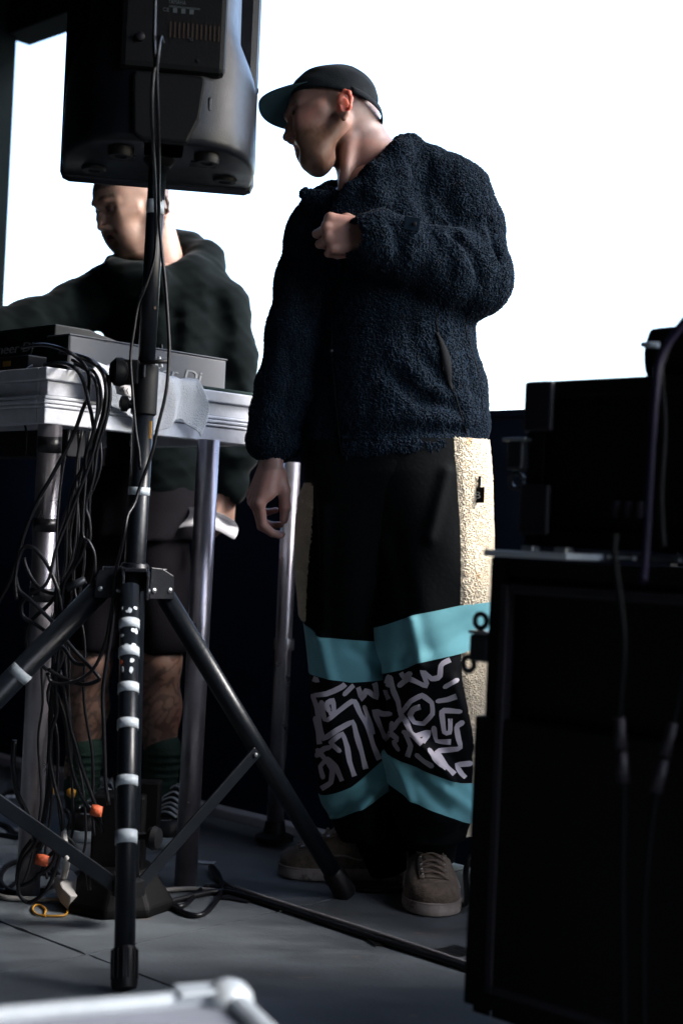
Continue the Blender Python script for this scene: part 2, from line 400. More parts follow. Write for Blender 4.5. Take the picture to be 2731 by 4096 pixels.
def pile(name, V, Nn, r, m, parent, jit=0.5, seed=1, keep=1.0):
    """curly pile: one small squashed nub for every surface point"""
    rs = np.random.RandomState(seed); n = len(V)
    if keep < 1: k = rs.rand(n) < keep; V = V[k]; Nn = Nn[k]; n = len(V)
    B = np.array([[1, 0, 0], [0, 1, 0], [-1, 0, 0], [0, -1, 0], [0, 0, 1], [0, 0, -1]], float)
    FB = np.array([[0, 1, 4], [1, 2, 4], [2, 3, 4], [3, 0, 4], [1, 0, 5], [2, 1, 5], [3, 2, 5], [0, 3, 5]])
    Q = rs.normal(size=(n, 3)); T1 = np.cross(Nn, Q); T1 /= np.linalg.norm(T1, axis=1)[:, None] + 1e-9; T2 = np.cross(Nn, T1)
    R = r * (0.65 + 0.7 * rs.rand(n, 1)); c = V + (T1 * rs.normal(size=(n, 1)) + T2 * rs.normal(size=(n, 1))) * r * jit + Nn * r * (0.25 * rs.rand(n, 1) - 0.05)
    A1_ = T1 * R * (1.0 + .5 * rs.rand(n, 1)); A2_ = T2 * R * (.7 + .3 * rs.rand(n, 1)); A3_ = (Nn + T1 * rs.normal(size=(n, 1)) * .3) * R
    P = c[:, None, :] + B[None, :, 0:1] * A1_[:, None, :] + B[None, :, 1:2] * A2_[:, None, :] + B[None, :, 2:3] * A3_[:, None, :]
    Fc = (FB[None] + (np.arange(n) * 6)[:, None, None]).reshape(-1, 3)
    me = bpy.data.meshes.new(name); me.vertices.add(n * 6); me.vertices.foreach_set('co', P.astype(np.float32).ravel())
    me.loops.add(len(Fc) * 3); me.loops.foreach_set('vertex_index', Fc.astype(np.int32).ravel())
    me.polygons.add(len(Fc)); me.polygons.foreach_set('loop_start', np.arange(0, len(Fc) * 3, 3, dtype=np.int32)); me.polygons.foreach_set('loop_total', np.full(len(Fc), 3, np.int32))
    me.update(calc_edges=True); smooth(me); o = link(name, me, m, parent); o['kind'] = 'stuff'; return o
def surf_points(o, dens, seed=3):
    """random points on an object's faces, about dens per square metre, with normals"""
    me = o.data; rs = np.random.RandomState(seed); nv = len(me.vertices); co = np.empty(nv * 3); me.vertices.foreach_get('co', co); co = co.reshape(-1, 3)
    q = np.array([list(p.vertices)[:4] for p in me.polygons if len(p.vertices) == 4]); a, b, c, d = (co[q[:, i]] for i in range(4))
    cr = np.cross(c - a, d - b); ar = np.linalg.norm(cr, axis=1) / 2; N_ = cr / (np.linalg.norm(cr, axis=1)[:, None] + 1e-12)
    k = rs.choice(len(q), size=int(ar.sum() * dens), p=ar / ar.sum()); u = rs.rand(len(k), 1); v = rs.rand(len(k), 1)
    P = (a[k] * (1 - u) + b[k] * u) * (1 - v) + (d[k] * (1 - u) + c[k] * u) * v
    return P, N_[k]
# ================================================================== the stage
ground = box('ground', (0, 60, -1.35), (400, 400, 0.1), M['ground'], bev=0); tag(ground, kind='structure')
WALLV = 2.80; LEFTU = -4.30
stage = empty('floor'); tag(stage, kind='structure')
box('base', st(-1.2, 0.8, -0.06), (7.0, 6.6, 0.06), M['under'], stage, SAX, bev=0)
vs = [-2.0, -0.772, 0.448, 1.668, 2.888, 4.1]
us = [-4.6, -2.16, 0.28, 2.4]
for i in range(len(vs) - 1):
    for j in range(len(us) - 1):
        u0, u1, v0, v1 = us[j], us[j + 1], vs[i], vs[i + 1]
        # plywood deck sheet with slightly chewed edges along its joints
        bm = bmesh.new(); n = 60; g = 0.0022
        ring = []; n = 90
        def edge(p, q, nrm):
            for t in range(n):
                f = t / n; x = p + (q - p) * f; wob = 0.001 + noise.noise(x * 9) * 0.0026 + max(0, noise.noise(x * 23) - 0.30) * 0.018
                ring.append(x + nrm * (g + max(0, wob)))
        a, b, c, d = st(u0, v0), st(u1, v0), st(u1, v1), st(u0, v1)
        edge(a, b, E2); edge(b, c, -E1); edge(c, d, -E2); edge(d, a, E1)
        top = [bm.verts.new(Vector((p.x, p.y, 0))) for p in ring]; bot = [bm.verts.new(Vector((p.x, p.y, -0.028))) for p in ring]
        bm.faces.new(top); N_ = len(top)
        for k in range(N_): bm.faces.new((top[k], bot[k], bot[(k + 1) % N_], top[(k + 1) % N_]))
        from_bm('panel', bm, M['floor'], stage)

wall = empty('back_wall', tuple(st(-1, WALLV))); tag(wall, 'low navy blue barrier panel running behind the two men under the white opening', 'barrier')
for i in range(6):
    u0 = LEFTU + i * 1.5
    box('panel', st(u0 + 0.75, WALLV + 0.04, 0.565), (1.494, 0.06, 1.11), M['navy'], wall, SAX, 0.004)
box('top_rail', st(LEFTU + 3.75, WALLV + 0.045, 1.127), (7.5, 0.085, 0.016), M['navy'], wall, SAX, 0.003)
strip = box('floor_trim', st(-3.3, WALLV - 0.03, 0.012), (1.9, 0.05, 0.024), M['white_trim'], None, SAX, 0.003)
tag(strip, 'pale trim strip on the floor along the foot of the navy barrier', 'trim strip')
def dark(name, c, size, label, cat):
    o = box(name, c, size, M['black_wall'], None, SAX, 0.004); tag(o, label, cat, kind='structure'); return o
dark('left_wall', st(LEFTU - 0.06, 0.22, 0.95), (0.10, 5.22, 4.6), 'black side wall of the stage left of the opening', 'wall')
bw = box('beam', st(LEFTU + 3.9, WALLV + 0.05, 2.86), (7.9, 0.12, 0.66), M['black_wall'], None, SAX, 0.004); tag(bw, 'black beam across the top of the white opening', 'beam', kind='structure')
roof = dark('roof', st(-1.75, 2.0, 3.22), (5.3, 2.2, 0.08), 'black stage roof over the performers, unseen, cut short to let light in', 'roof')  # out of view; its right edge is set to admit light to the table
dark('light_block_top', st(-1.05, -0.75, 3.22), (6.9, 3.28, 0.08), 'added black panel above and behind the camera, unseen, blocking light', 'roof')  # unseen, added to keep sky light off the camera-facing surfaces
dark('light_block_side', st(2.3, -0.6, 0.95), (0.1, 3.4, 4.5), 'added black panel at the right near the camera, unseen, blocking light', 'wall')  # unseen, added to cut the light coming from the front right
rear = dark('light_block_rear', st(-1.05, -2.35, 0.95), (6.9, 0.1, 4.5), 'added black panel standing behind the camera, unseen, blocking light', 'wall')  # unseen, added to close the camera side against sky light

# ================================================================== flight racks on the right
def rack(name, corner, wdt, dep, z0, z1, label, fr=0.05, bar=0.022):
    """corner: the left front corner; the front runs along E1, the depth along E2"""
    r = empty(name, (corner.x, corner.y, z0), label, 'flight case')
    c = lambda u, v, z: Vector((corner.x, corner.y, 0)) + E1 * u + E2 * v + UP * z
    box('body', c(wdt / 2, dep / 2 + 0.01, (z0 + z1) / 2), (wdt - 0.012, dep - 0.012, z1 - z0 - 0.012), M['rack'], r, SAX, 0.004)
    e = 0.030
    for (u, v) in ((0, 0), (wdt, 0), (0, dep), (wdt, dep)):
        su = 1 if u == 0 else -1; sv = 1 if v == 0 else -1
        poly = [(0, 0), (su * e, 0), (su * e, sv * 0.003), (su * 0.003, sv * 0.003), (su * 0.003, sv * e), (0, sv * e)]
        prism('corner_edge', poly, z0 + 0.001, z1 - 0.001, M['rack'], r, 0, SAX, c(u - su * 0.001, v - sv * 0.001 + 0.004, 0))
    for z in (z0 + e / 2, z1 - e / 2):
        box('edge_rail', c(wdt / 2, 0.003, z), (wdt - 0.07, 0.008, e - 0.004), M['rack'], r, SAX, 0.002)
    return r, c
RL = at(1962, 2250, 2.15); RL = Vector((RL.x, RL.y, 0))
lower, lc = rack('flight_case', RL, 0.72, 0.55, 0.10, 0.785, 'large black flight case on castors standing upright at the right, the lowest of the stack')
box('base_panel', lc(0.36, 0.27, 0.33), (0.737, 0.565, 0.43), M['rack'], lower, SAX, 0.003)
# inner raised door frame
for (u0, u1, z0, z1) in ((0.030, 0.044, 0.14, 0.746), (0.676, 0.690, 0.14, 0.746)):
    box('door_frame', lc((u0 + u1) / 2, -0.004, (z0 + z1) / 2), (u1 - u0, 0.022, z1 - z0), M['rack_edge'], lower, SAX, 0.003)
box('door_frame', lc(0.36, -0.004, 0.739), (0.63, 0.020, 0.014), M['rack_edge'], lower, SAX, 0.003)
box('door_frame', lc(0.36, -0.004, 0.147), (0.63, 0.020, 0.014), M['rack_edge'], lower, SAX, 0.003)
for (u, v) in ((0.08, 0.08), (0.64, 0.08), (0.08, 0.46), (0.64, 0.46)):
    lathe('castor', lc(u - 0.015, v, 0.048), E1, [(0.047, 0), (0.048, 0.004), (0.048, 0.026), (0.047, 0.03)], M['rubber'], lower, 20)
    box('castor_fork', lc(u, v, 0.08), (0.045, 0.05, 0.044), M['latch'], lower, SAX, 0.003)
# protruding latch on the left edge
hk = box('latch', lc(-0.018, 0.01, 0.645), (0.036, 0.02, 0.042), M['latch'], lower, SAX, 0.005)
box('latch_plate', lc(-0.018, 0.01, 0.669), (0.034, 0.026, 0.005), M['steel'], hk, SAX, 0.001)
def ring_pts(c, r, ax, ay, n=18): return [c + (ax * math.cos(2 * math.pi * i / n) + ay * math.sin(2 * math.pi * i / n)) * r for i in range(n + 1)]
bm = bmesh.new(); tube_bm(bm, ring_pts(lc(-0.022, 0.01, 0.686), 0.011, E1, UP), 0.0042, 8); from_bm('ring', bm, M['latch'], hk, True)
bm = bmesh.new(); tube_bm(bm, ring_pts(lc(-0.042, 0.01, 0.619), 0.011, E1, UP), 0.0042, 8); from_bm('ring', bm, M['latch'], hk, True)
# two leaning cables in front of the door, with pale sleeves
for i, (p, q) in enumerate((((2475, 2870), (2490, 3130)), ((2690, 2890), (2620, 3170)))):
    a = at(*p, 1.86); b = at(*q, 1.86); dd = (b - a)
    up_ = at(p[0] - (20 if i == 0 else -60), 2230, 1.83)
    cb = empty('hanging_cable', tuple(b), ('black cable hanging down the case door with an upright pale sleeve', 'black cable hanging down the case door whose pale sleeve leans to the right')[i], 'cable')
    tube('sheath', [up_ + UP * 0.03, up_, a.lerp(up_, 0.5) + E1 * 0.01, a, b, b + dd * 0.5 + Vector((0, 0, -0.1)), b + dd * 0.6 + Vector((0.01, 0, -0.3))], 0.0042, M['velour'], cb, curve=True)
    tube('sleeve', [a, a.lerp(b, 0.49)], 0.0078, M['rack_edge'], cb); tube('sleeve', [a.lerp(b, 0.53), b], 0.0078, M['rack_edge'], cb)

RU = at(2092, 2150, 2.22); RU = Vector((RU.x, RU.y, 0))
upper, uc = rack('rack_case', RU, 0.60, 0.42, 0.800, 1.062, 'black rack case with pale corner plates sitting on top of the large flight case')
for z in (1.02, 0.86):
    box('corner_plate', uc(0.024, -0.006, z + 0.0), (0.052, 0.012, 0.078), M['rack_edge'], upper, SAX, 0.004)
    box('corner_plate', uc(-0.006, 0.03, z), (0.012, 0.052, 0.078), M['rack_edge'], upper, SAX, 0.004)
lt = box('latch', uc(-0.014, 0.0, 0.944), (0.030, 0.03, 0.045), M['latch'], upper, SAX, 0.004)
box('latch_plate', uc(-0.016, 0.0, 0.969), (0.044, 0.03, 0.005), M['steel'], lt, SAX, 0.001)
bm = bmesh.new(); tube_bm(bm, ring_pts(uc(-0.018, 0, 0.905), 0.012, E1, UP), 0.004, 8); from_bm('ring', bm, M['latch'], lt, True)
box('foot_bar', uc(0.30, 0.0, 0.793), (0.58, 0.03, 0.012), M['latch'], upper, SAX, 0.002)
for u in (0.12, 0.19, 0.265, 0.33, 0.40):
    box('bracket', uc(u, -0.014, 0.792), (0.045, 0.02, 0.007), M['steel'], upper, SAX, 0.001)
for k in range(3): box('connector', uc(0.172 + 0.02 * k, -0.01, 0.863), (0.007, 0.012, 0.024), M['rack_edge'], upper, SAX, 0.001)
plate = box('steel_tray', lc(0.075, 0.05, 0.7905), (0.15, 0.14, 0.010), M['case_alu'], None, SAX, 0.002)
tag(plate, 'thin bright metal tray lying on the left end of the large flight case', 'tray')
for k, u in enumerate((0.05, 0.11)):
    tg = box('knob', lc(u, 0.03, 0.7995), (0.022, 0.02, 0.008), M['steel'], plate, SAX, 0.002)
# bag on the rack
b0 = at(2568, 1400, 2.10); bag = None
bm = bmesh.new(); box_bm(bm, b0 + E1 * 0.17 + E2 * 0.09 + UP * -0.002, (0.34, 0.16, 0.076), SAX)
bmesh.ops.subdivide_edges(bm, edges=bm.edges[:], cuts=5, use_grid_fill=True)
bc_ = b0 + E1 * 0.17 + E2 * 0.09 + UP * -0.002
for v in bm.verts:
    q_ = v.co - bc_; a, b, c = q_.dot(E1) / .17, q_.dot(E2) / .08, q_.dot(UP) / .038
    v.co += E1 * (.010 * (1 - c * c) * a * abs(a) ** 3) + UP * (.006 * (1 - a * a) * (1 - b * b) * c) - UP * .006 * max(0, -a - .7) * max(0, c) + Vector([noise.noise(v.co * 22 + Vector((k * 9, 0, 0))) * .005 for k in range(3)])
bag = from_bm('roll_bag', bm, M['rack'], None, True); bevel(bag, 0.008, 3); s_ = bag.modifiers.new('s', 'SUBSURF'); s_.levels = 1; s_.render_levels = 1
tag(bag, 'black padded roll bag with pale straps on top of the rack case', 'bag')
for (p, q) in (((2565, 1378), (2632, 1380)), ((2668, 1482), (2731, 1472)), ((2690, 1400), (2725, 1375))):
    a, b = at(*p, 2.105), at(*q, 2.085); tube('strap', [a, b], 0.0045, M['tape_white'], bag, 8)
tag(tube('loop_cable', [at(2760, 1250, 1.95), at(2700, 1330, 1.96), at(2640, 1430, 1.96), at(2620, 1560, 1.95), at(2600, 1850, 1.94), at(2580, 2200, 1.93), at(2570, 2330, 1.90)], 0.006, M['purple'], None, curve=True),
    'purple tinted cable looping down over the front of the rack case', 'cable')
tag(tube('loop_cable', [at(2760, 1290, 1.99), at(2690, 1345, 2.0), at(2650, 1440, 2.0), at(2640, 1500, 2.0), at(2655, 1700, 2.0), at(2640, 1990, 1.97), at(2650, 2190, 1.94)], 0.005, M['rack'], None, curve=True),
    'black cable behind the purple one on the rack case front', 'cable')
# coil of strap on the floor between shoe and case
tag(tube('strap_loop', [atz(1850, 3620, 0.006), atz(1865, 3600, 0.03), at(1862, 3480, 2.95), at(1890, 3420, 2.95), at(1915, 3440, 2.95), at(1900, 3520, 2.95), atz(1895, 3620, 0.01)], 0.006, M['rubber'], None, curve=True),
    'black strap loop standing on the floor between the boot and the flight case', 'strap')

# ================================================================== the grey case at the bottom left
CC = at(940, 3975, 1.60); CZ = CC.z
D1 = Vector((-0.925, -0.38, 0)).normalized(); D2 = Vector((0.38, -0.925, 0)).normalized()
fc = empty('grey_case', (CC.x, CC.y, 0), 'pale grey flight case with aluminium edges and a ball corner at the lower left', 'flight case')
AXC = (D1, D2, UP); cp = lambda a, b, z: Vector((CC.x, CC.y, 0)) + D1 * a + D2 * b + UP * z
box('lid', cp(0.45, 0.30, CZ - 0.035), (0.878, 0.578, 0.06), M['case_panel'], fc, AXC, 0.002)
box('body', cp(0.45, 0.30, (CZ - 0.066) / 2), (0.88, 0.58, CZ - 0.072), M['case_panel'], fc, AXC, 0.002)
for (c_, s_) in ((cp(0.45, 0.007, CZ), (0.88, 0.022, 0.019)), (cp(0.45, 0.593, CZ), (0.88, 0.022, 0.019)), (cp(0.007, 0.30, CZ), (0.022, 0.56, 0.019)), (cp(0.893, 0.30, CZ), (0.022, 0.56, 0.019))):
    box('edge_extrusion', c_, s_, M['case_alu'], fc, AXC, 0.007)
for (a, b) in ((0.012, 0.012), (0.888, 0.012), (0.012, 0.588), (0.888, 0.588)):
    lathe('ball_corner', cp(a, b, CZ - 0.008), UP, [(0.012, -0.02), (0.026, -0.014), (0.030, 0), (0.027, 0.014), (0.018, 0.024), (0.006, 0.029)], M['case_alu'], fc, 24)
box('corner_plate', cp(0.045, 0.007, CZ + 0.010), (0.05, 0.034, 0.006), M['case_alu'], fc, AXC, 0.002)
box('joint_plate', cp(0.30, 0.007, CZ + 0.010), (0.05, 0.031, 0.005), M['case_alu'], fc, AXC, 0.002)

# ================================================================== DJ table: stage deck on tube legs
A = at(190, 1465, 2.95); A = Vector((A.x, A.y, 0)); TT = 1.133
tb = empty('stage_deck_table', (A.x, A.y, 0), 'scuffed aluminium stage deck on round tube legs used as a table', 'table')
TL, TW = 1.60, 0.60
tp = lambda u, v, z: A - E1 * u + E2 * v + UP * z
box('deck_board', tp(TL / 2, TW / 2, TT - 0.012), (TL - 0.02, TW - 0.02, 0.02), M['plastic_dull'], tb, SAX, 0.001)
# riser (upper frame) and lower frame, each an aluminium extrusion with ridges
def frame_ring(name, z0, z1, out, parent):
    h = z1 - z0; zc = (z0 + z1) / 2
    for (u, v, sx, sy) in ((0, TW / 2, 0.03, TW), (TL, TW / 2, 0.03, TW)):
        box(name, tp(u + (0.015 - out if u == 0 else -0.015 + out), v, zc), (0.03, TW + 2 * out, h), M['deck_alu'], parent, SAX, 0.0025)
    for v in (0, TW):
        box(name, tp(TL / 2, v + (0.015 - out if v == 0 else -0.015 + out), zc), (TL - 0.062 + 2 * out, 0.03, h), M['deck_alu'], parent, SAX, 0.0025)
frame_ring('top_rail', TT - 0.026, TT, 0.004, tb)
frame_ring('web_rail', TT - 0.058, TT - 0.0265, -0.010, tb)
frame_ring('ridge_rail', TT - 0.066, TT - 0.0585, 0.0045, tb)
frame_ring('ridge_rail', TT - 0.076, TT - 0.0675, 0.0075, tb)
frame_ring('ridge_rail', TT - 0.084, TT - 0.0765, 0.0055, tb)
frame_ring('bottom_rail', TT - 0.118, TT - 0.0845, 0.002, tb)
box('cross_beam', tp(TL / 2, 0.12, TT - 0.15), (TL - 0.1, 0.05, 0.06), M['rack_edge'], tb, SAX, 0.003)
def tleg(top, foot, name='leg'):
    l = tube(name, [foot + UP * 0.002, top], 0.0255, M['alu'], tb, 28)
    return l
L1t, L1f = at(203, 1690, 2.99), atz(112, 3590, 0.0)
leg1 = tleg(L1t, L1f); leg2 = tleg(at(835, 1760, 3.24), atz(742, 3545, 0.0))
# far legs of the deck and the pole behind
leg3 = tleg(tp(0.08, 0.56, TT - 0.12) + E1 * 0.0, tp(0.08, 0.56, 0)) if False else None
leg4 = tleg(tp(1.5, 0.06, TT - 0.12), tp(1.5, 0.06, 0)); leg5 = tleg(tp(1.5, 0.54, TT - 0.12), tp(1.5, 0.54, 0))
for t in (0.79, 0.645):                       # black tape round the near leg
    p = L1f.lerp(L1t, t); d = (L1t - L1f).normalized()
    tube('tape_wrap', [p - d * 0.014, p + d * 0.014], 0.0266, M['tape_black'], leg1, 28)
p = L1f.lerp(L1t, 0.955); d = (L1t - L1f).normalized(); tube('label', [p - d * 0.017, p + d * 0.017], 0.0261, M['tape_black'], leg1, 28)
pole2 = empty('standing_pole', tuple(atz(1100, 3350, 0)), 'blurred grey aluminium pole standing between the hanging hand and the black trousers', 'pole')
tube('tube', [at(1098, 3330, 3.72), at(1168, 1850, 3.72)], 0.022, M['alu'], pole2, 24)
lathe('foot', at(1098, 3330, 3.72) * 1.0, UP, [(0.05, -0.02), (0.05, -0.008), (0.03, 0.0), (0.025, 0.03)], M['rubber'], pole2, 24)
lathe('collar', at(1135, 2600, 3.72), UP, [(0.026, 0), (0.027, 0.004), (0.027, 0.026), (0.026, 0.03)], M['alu'], pole2, 24)
# ================================================================== tripod stand
PX0 = at(548, 2122, 2.88)
stand = empty('speaker_stand', (PX0.x, 2.88, 0), 'black tripod speaker stand with white tape bands round its front leg', 'speaker stand')
pt = lambda py: at(548 + (2122 - py) * 0.0575, py, 2.88)
PB = Vector((at(500, 3500, 2.88).x + 0.008, 2.88, 0.075))
tube('pole', [pt(1480), pt(560)], 0.0178, M['black_metal'], stand, 28)
tube('outer_tube', [PB, pt(2260), pt(1650)], 0.0215, M['black_metal'], stand, 28)
pa, pd = pt(1655), (pt(1450) - pt(1655)).normalized()
lathe('clamp_collar', pa, pd, [(0.0215, -0.004), (0.0262, 0), (0.0262, 0.093), (0.024, 0.099), (0.019, 0.101)], M['plastic_dull'], stand, 28)
for py, m_, w_ in ((830, 'tape_white', 0.014),): 
    p = pt(py); tube('tape_band', [p - pd * w_ , p + pd * w_], 0.0184, M[m_], stand, 24)
p = pt(1720); bx = box('sticker', p + Vector((0.017, -0.0125, 0)), (0.006, 0.004, 0.036), M['amber'], stand, None, 0.0005)
p = pt(1965); tube('tape_band', [p - pd * 0.008, p + pd * 0.008], 0.0222, M['tape_white'], stand, 24)
# locking knob of the collar, left side
kx = Vector((-1, -0.25, 0)).normalized(); kc = pt(1495)
kn = lathe('clamp_knob', kc + kx * 0.022, kx, [(0.012, 0), (0.014, 0.012), (0.026, 0.018), (0.030, 0.028), (0.029, 0.040), (0.018, 0.050), (0.005, 0.052)], M['plastic_dull'], stand, 10)
box('clamp_jaw', kc + Vector((-0.028, -0.012, 0)), (0.035, 0.03, 0.05), M['plastic_dull'], stand, None, 0.004)
box('clamp_bolt', kc + Vector((0.0, -0.027, 0.002)), (0.006, 0.006, 0.026), M['latch'], stand, None, 0.002)
tube('safety_pin', [pt(1455) + Vector((0.0, -0.026, 0)), pt(1447) + Vector((0.045, -0.022, 0))], 0.0045, M['rubber'], stand)
lathe('clamp_knob', pt(1620) + kx * 0.02, kx, [(0.008, 0), (0.009, 0.01), (0.016, 0.014), (0.016, 0.026), (0.006, 0.03)], M['plastic_dull'], stand, 16)
for py in (805, 1235):
    p = pt(py) + Vector((0.0125, -0.0135, 0)); lathe('pin_hole', p, Vector((0.7, -0.7, 0)), [(0.0035, 0), (0.0035, 0.0008)], M['under'], stand, 12)
# hub
HB = pt(2290)
hub = lathe('hub', HB - pd * 0.012, pd, [(0.030, -0.02), (0.034, -0.014), (0.034, 0.014), (0.031, 0.018), (0.027, 0.030), (0.0225, 0.032)], M['plastic'], stand, 28)
F1 = atz(497, 3975, 0.0); F2 = atz(1388, 3590, 0.0); F3 = Vector((-1.06, 2.74, 0))
def stand_leg(foot, r, start, n=28, bottom=0.1, label=None):
    d = (foot - start).normalized()
    top = start
    l = tube('leg', [top, foot - d * 0.03], r, M['black_metal'], stand, n)
    if label: l['label'] = label
    lathe('rubber_foot', foot - d * 0.075, d, [(r * 1.02, 0), (r * 1.18, 0.006), (r * 1.22, 0.045), (r * 1.28, 0.062), (r * 1.15, 0.070), (r * .5, 0.072)], M['rubber'], l, 20)
    for k in range(10):
        pass
    return l, d
def lug(direction):
    direction = Vector((direction.x, direction.y, 0)).normalized(); side = direction.cross(UP)
    l = None
    for s in (-1, 1):
        poly = [(0.024, 0.012), (0.05, 0.010), (0.076, -0.004), (0.080, -0.052), (0.022, -0.052)]
        l = prism('lug', poly, s * 0.024 - 0.003, s * 0.024 + 0.003, M['plastic'], stand, 0.0015, (direction, UP, side), HB)
    box('lug_bridge', HB + direction * 0.043 + UP * 0.006, (0.04, 0.045, 0.008), M['plastic'], stand, (direction, side, UP), 0.002)
    for (a, z) in ((0.032, -0.035), (0.068, -0.034)):
        for s in (-1, 1): lathe('bolt', HB + direction * a + UP * z + side * s * 0.026, side * s, [(0.0055, 0), (0.005, 0.003), (0.002, 0.0045)], M['steel'], stand, 12)
    return HB + direction * 0.060 - UP * 0.03
d1 = F1 - HB; d2 = F2 - HB; d3 = F3 - HB
s1 = lug(d1); s2 = lug(d2); s3 = lug(d3)
s1 = at(520, 2345, 2.80)
leg_f, df = stand_leg(F1 + Vector((0, 0, 0.004)), 0.0185, s1, label='front leg wrapped with white tape bands')
leg_r, dr = stand_leg(F2 + Vector((0, 0, 0.004)), 0.0205, s2)
leg_l, dl = stand_leg(F3 + Vector((0, 0, 0.004)), 0.0235, s3, label='left leg with a pale tape band')
for py in (2502, 2614, 2758, 2900, 3128, 3352):      # white bands
    t = (at(515, py, 2.8).z - s1.z) / (F1.z - s1.z)
    # solve the parameter along the leg by its screen height
    best = min((abs((lambda q: 2048 - ((RM.transposed() @ (q - Vector((0, 0, CAMZ)))).y / -(RM.transposed() @ (q - Vector((0, 0, CAMZ)))).z) * FP)(s1.lerp(F1, k / 400)) - py), k / 400) for k in range(401))[1]
    p = s1.lerp(F1, best); wd = 0.0095 if py < 3300 else 0.012
    tube('tape_band', [p - df * wd, p + df * wd], 0.0203, M['tape_white'], leg_f, 28)
for tt, m_ in ((0.045 + 0.0, None),): pass
for py, zz in ((2450, 0.014), (2565, 0.016), (2665, 0.016)):
    best = min((abs((lambda q: 2048 - ((RM.transposed() @ (q - Vector((0, 0, CAMZ)))).y / -(RM.transposed() @ (q - Vector((0, 0, CAMZ)))).z) * FP)(s1.lerp(F1, k / 400)) - py), k / 400) for k in range(401))[1]
    p = s1.lerp(F1, best); rnd = random.Random(py)
    # torn remains of old stickers: thin ragged patches on the tube
    for q in range(5):
        a0 = rnd.uniform(-2.3, -0.7); z_ = rnd.uniform(-zz, zz); fx, fy = frame_of(df)
        bm = bmesh.new(); ring = []
        nn = 9; sw = rnd.uniform(0.12, 0.3); sh = rnd.uniform(0.003, 0.008)
        for k in range(nn):
            aa = a0 + math.cos(2 * math.pi * k / nn) * sw * rnd.uniform(.6, 1.1); hh = z_ + math.sin(2 * math.pi * k / nn) * sh * rnd.uniform(.6, 1.1)
            nv = Vector((math.cos(aa), math.sin(aa), 0)); nv = (nv - df * nv.dot(df)).normalized()
            ring.append(bm.verts.new(p + df * hh + nv * 0.0196))
        bm.faces.new(ring)
        o = from_bm('sticker_scrap', bm, M['orange'] if (py == 2665 and q == 1) else M['tape_white'], leg_f)
        sm_ = o.modifiers.new('s', 'SOLIDIFY'); sm_.thickness = 0.0004
p = s3.lerp(F3, 0.40)
best = 0.42
for k in range(401):
    q = s3.lerp(F3, k / 400); c = RM.transposed() @ (q - Vector((0, 0, CAMZ))); 
    if 1365.5 + c.x / -c.z * FP < 82: best = k / 400; break
p = s3.lerp(F3, best); tube('tape_band', [p - dl * 0.0105, p + dl * 0.0105], 0.0242, M['tape_white'], leg_l, 24)
# ribbed rubber boot of the front leg
for k in range(14):
    a = 2 * math.pi * k / 14; fx, fy = frame_of(df); nv = fx * math.cos(a) + fy * math.sin(a)
    box('rib', F1 - df * 0.045 + UP * 0.004 + nv * 0.0228, (0.003, 0.0035, 0.05), M['rubber'], leg_f, (nv, df.cross(nv), df), 0.001)
# braces: flat bars from mid leg to the lower hub
lowhub = lathe('lower_hub', PB - UP * 0.01, UP, [(0.024, 0), (0.034, 0.004), (0.034, 0.034), (0.024, 0.04)], M['plastic_dull'], stand, 24)
def brace(a, b, w_=0.026):
    a = Vector(a); b = Vector(b); d = (b - a); L = d.length; d.normalize(); s = d.cross(UP).normalized(); u = s.cross(d)
    o = box('brace', (a + b) / 2, (L, 0.006, w_), M['black_metal'], stand, (d, s, u), 0.002)
    lathe('rivet', a - s * 0.005 + d * 0.01, -s, [(0.005, 0), (0.004, 0.003), (0.001, 0.004)], M['steel'], o, 10)
brace(s2.lerp(F2, 0.50) - Vector((0.0, 0.02, 0.0)), PB + Vector((0.02, -0.01, 0.01)))
brace(s3.lerp(F3, 0.50) - Vector((0.0, 0.03, 0.0)), PB + Vector((-0.02, -0.01, 0.01)), 0.03)
brace(s1.lerp(F1, 0.50) + Vector((-0.022, 0.0, 0.0)), PB + Vector((-0.012, -0.02, 0.01)), 0.02)
lk = lathe('brace_knob', at(590, 3350, 2.80), Vector((1, -.3, 0)), [(0.006, -0.03), (0.006, 0), (0.020, 0.004), (0.024, 0.014), (0.020, 0.024), (0.006, 0.026)], M['plastic_dull'], stand, 14)
box('knob_arm', at(560, 3345, 2.82), (0.05, 0.012, 0.014), M['plastic_dull'], stand, None, 0.003)

# ================================================================== speaker
SPY = 2.88
sc0 = pt(560); BZ = at(640, 725, 3.06).z            # underside height
yaw = math.radians(-9); SX = Vector((math.cos(yaw), -math.sin(yaw) * -1, 0)); SX = Vector((math.cos(math.radians(9)), math.sin(math.radians(9)), 0)); SY = Vector((-SX.y, SX.x, 0))
SO = at(632, 725, 3.05); SO = Vector((SO.x, 3.05, 0)) - SY * 0.0
spk = empty('loudspeaker', (SO.x, SO.y, BZ), 'black plastic loudspeaker seen from behind on top of the tripod stand', 'loudspeaker')
sp = lambda x, y, z: SO + SX * x + SY * y + UP * (BZ + z)
def section(hw_f, hw_r, yf, yr, nn=9):
    """plan outline from right front round the back to the left front; front (grille side) at +y"""
    pts = [(hw_f, yf)]; 
    pts.append((hw_f, yf - 0.06))
    for k in range(1, nn):
        t = k / nn; s_ = 1 - (1 - t ** 1.9) ** (1 / 1.9)
        pts.append((hw_f + (hw_r - hw_f) * s_, (yf - 0.06) + (yr - (yf - 0.06)) * t))
    pts.append((hw_r * 0.96, yr))
    return pts + [(-x, y) for x, y in pts[::-1]]
rows = []
HWF = 0.203
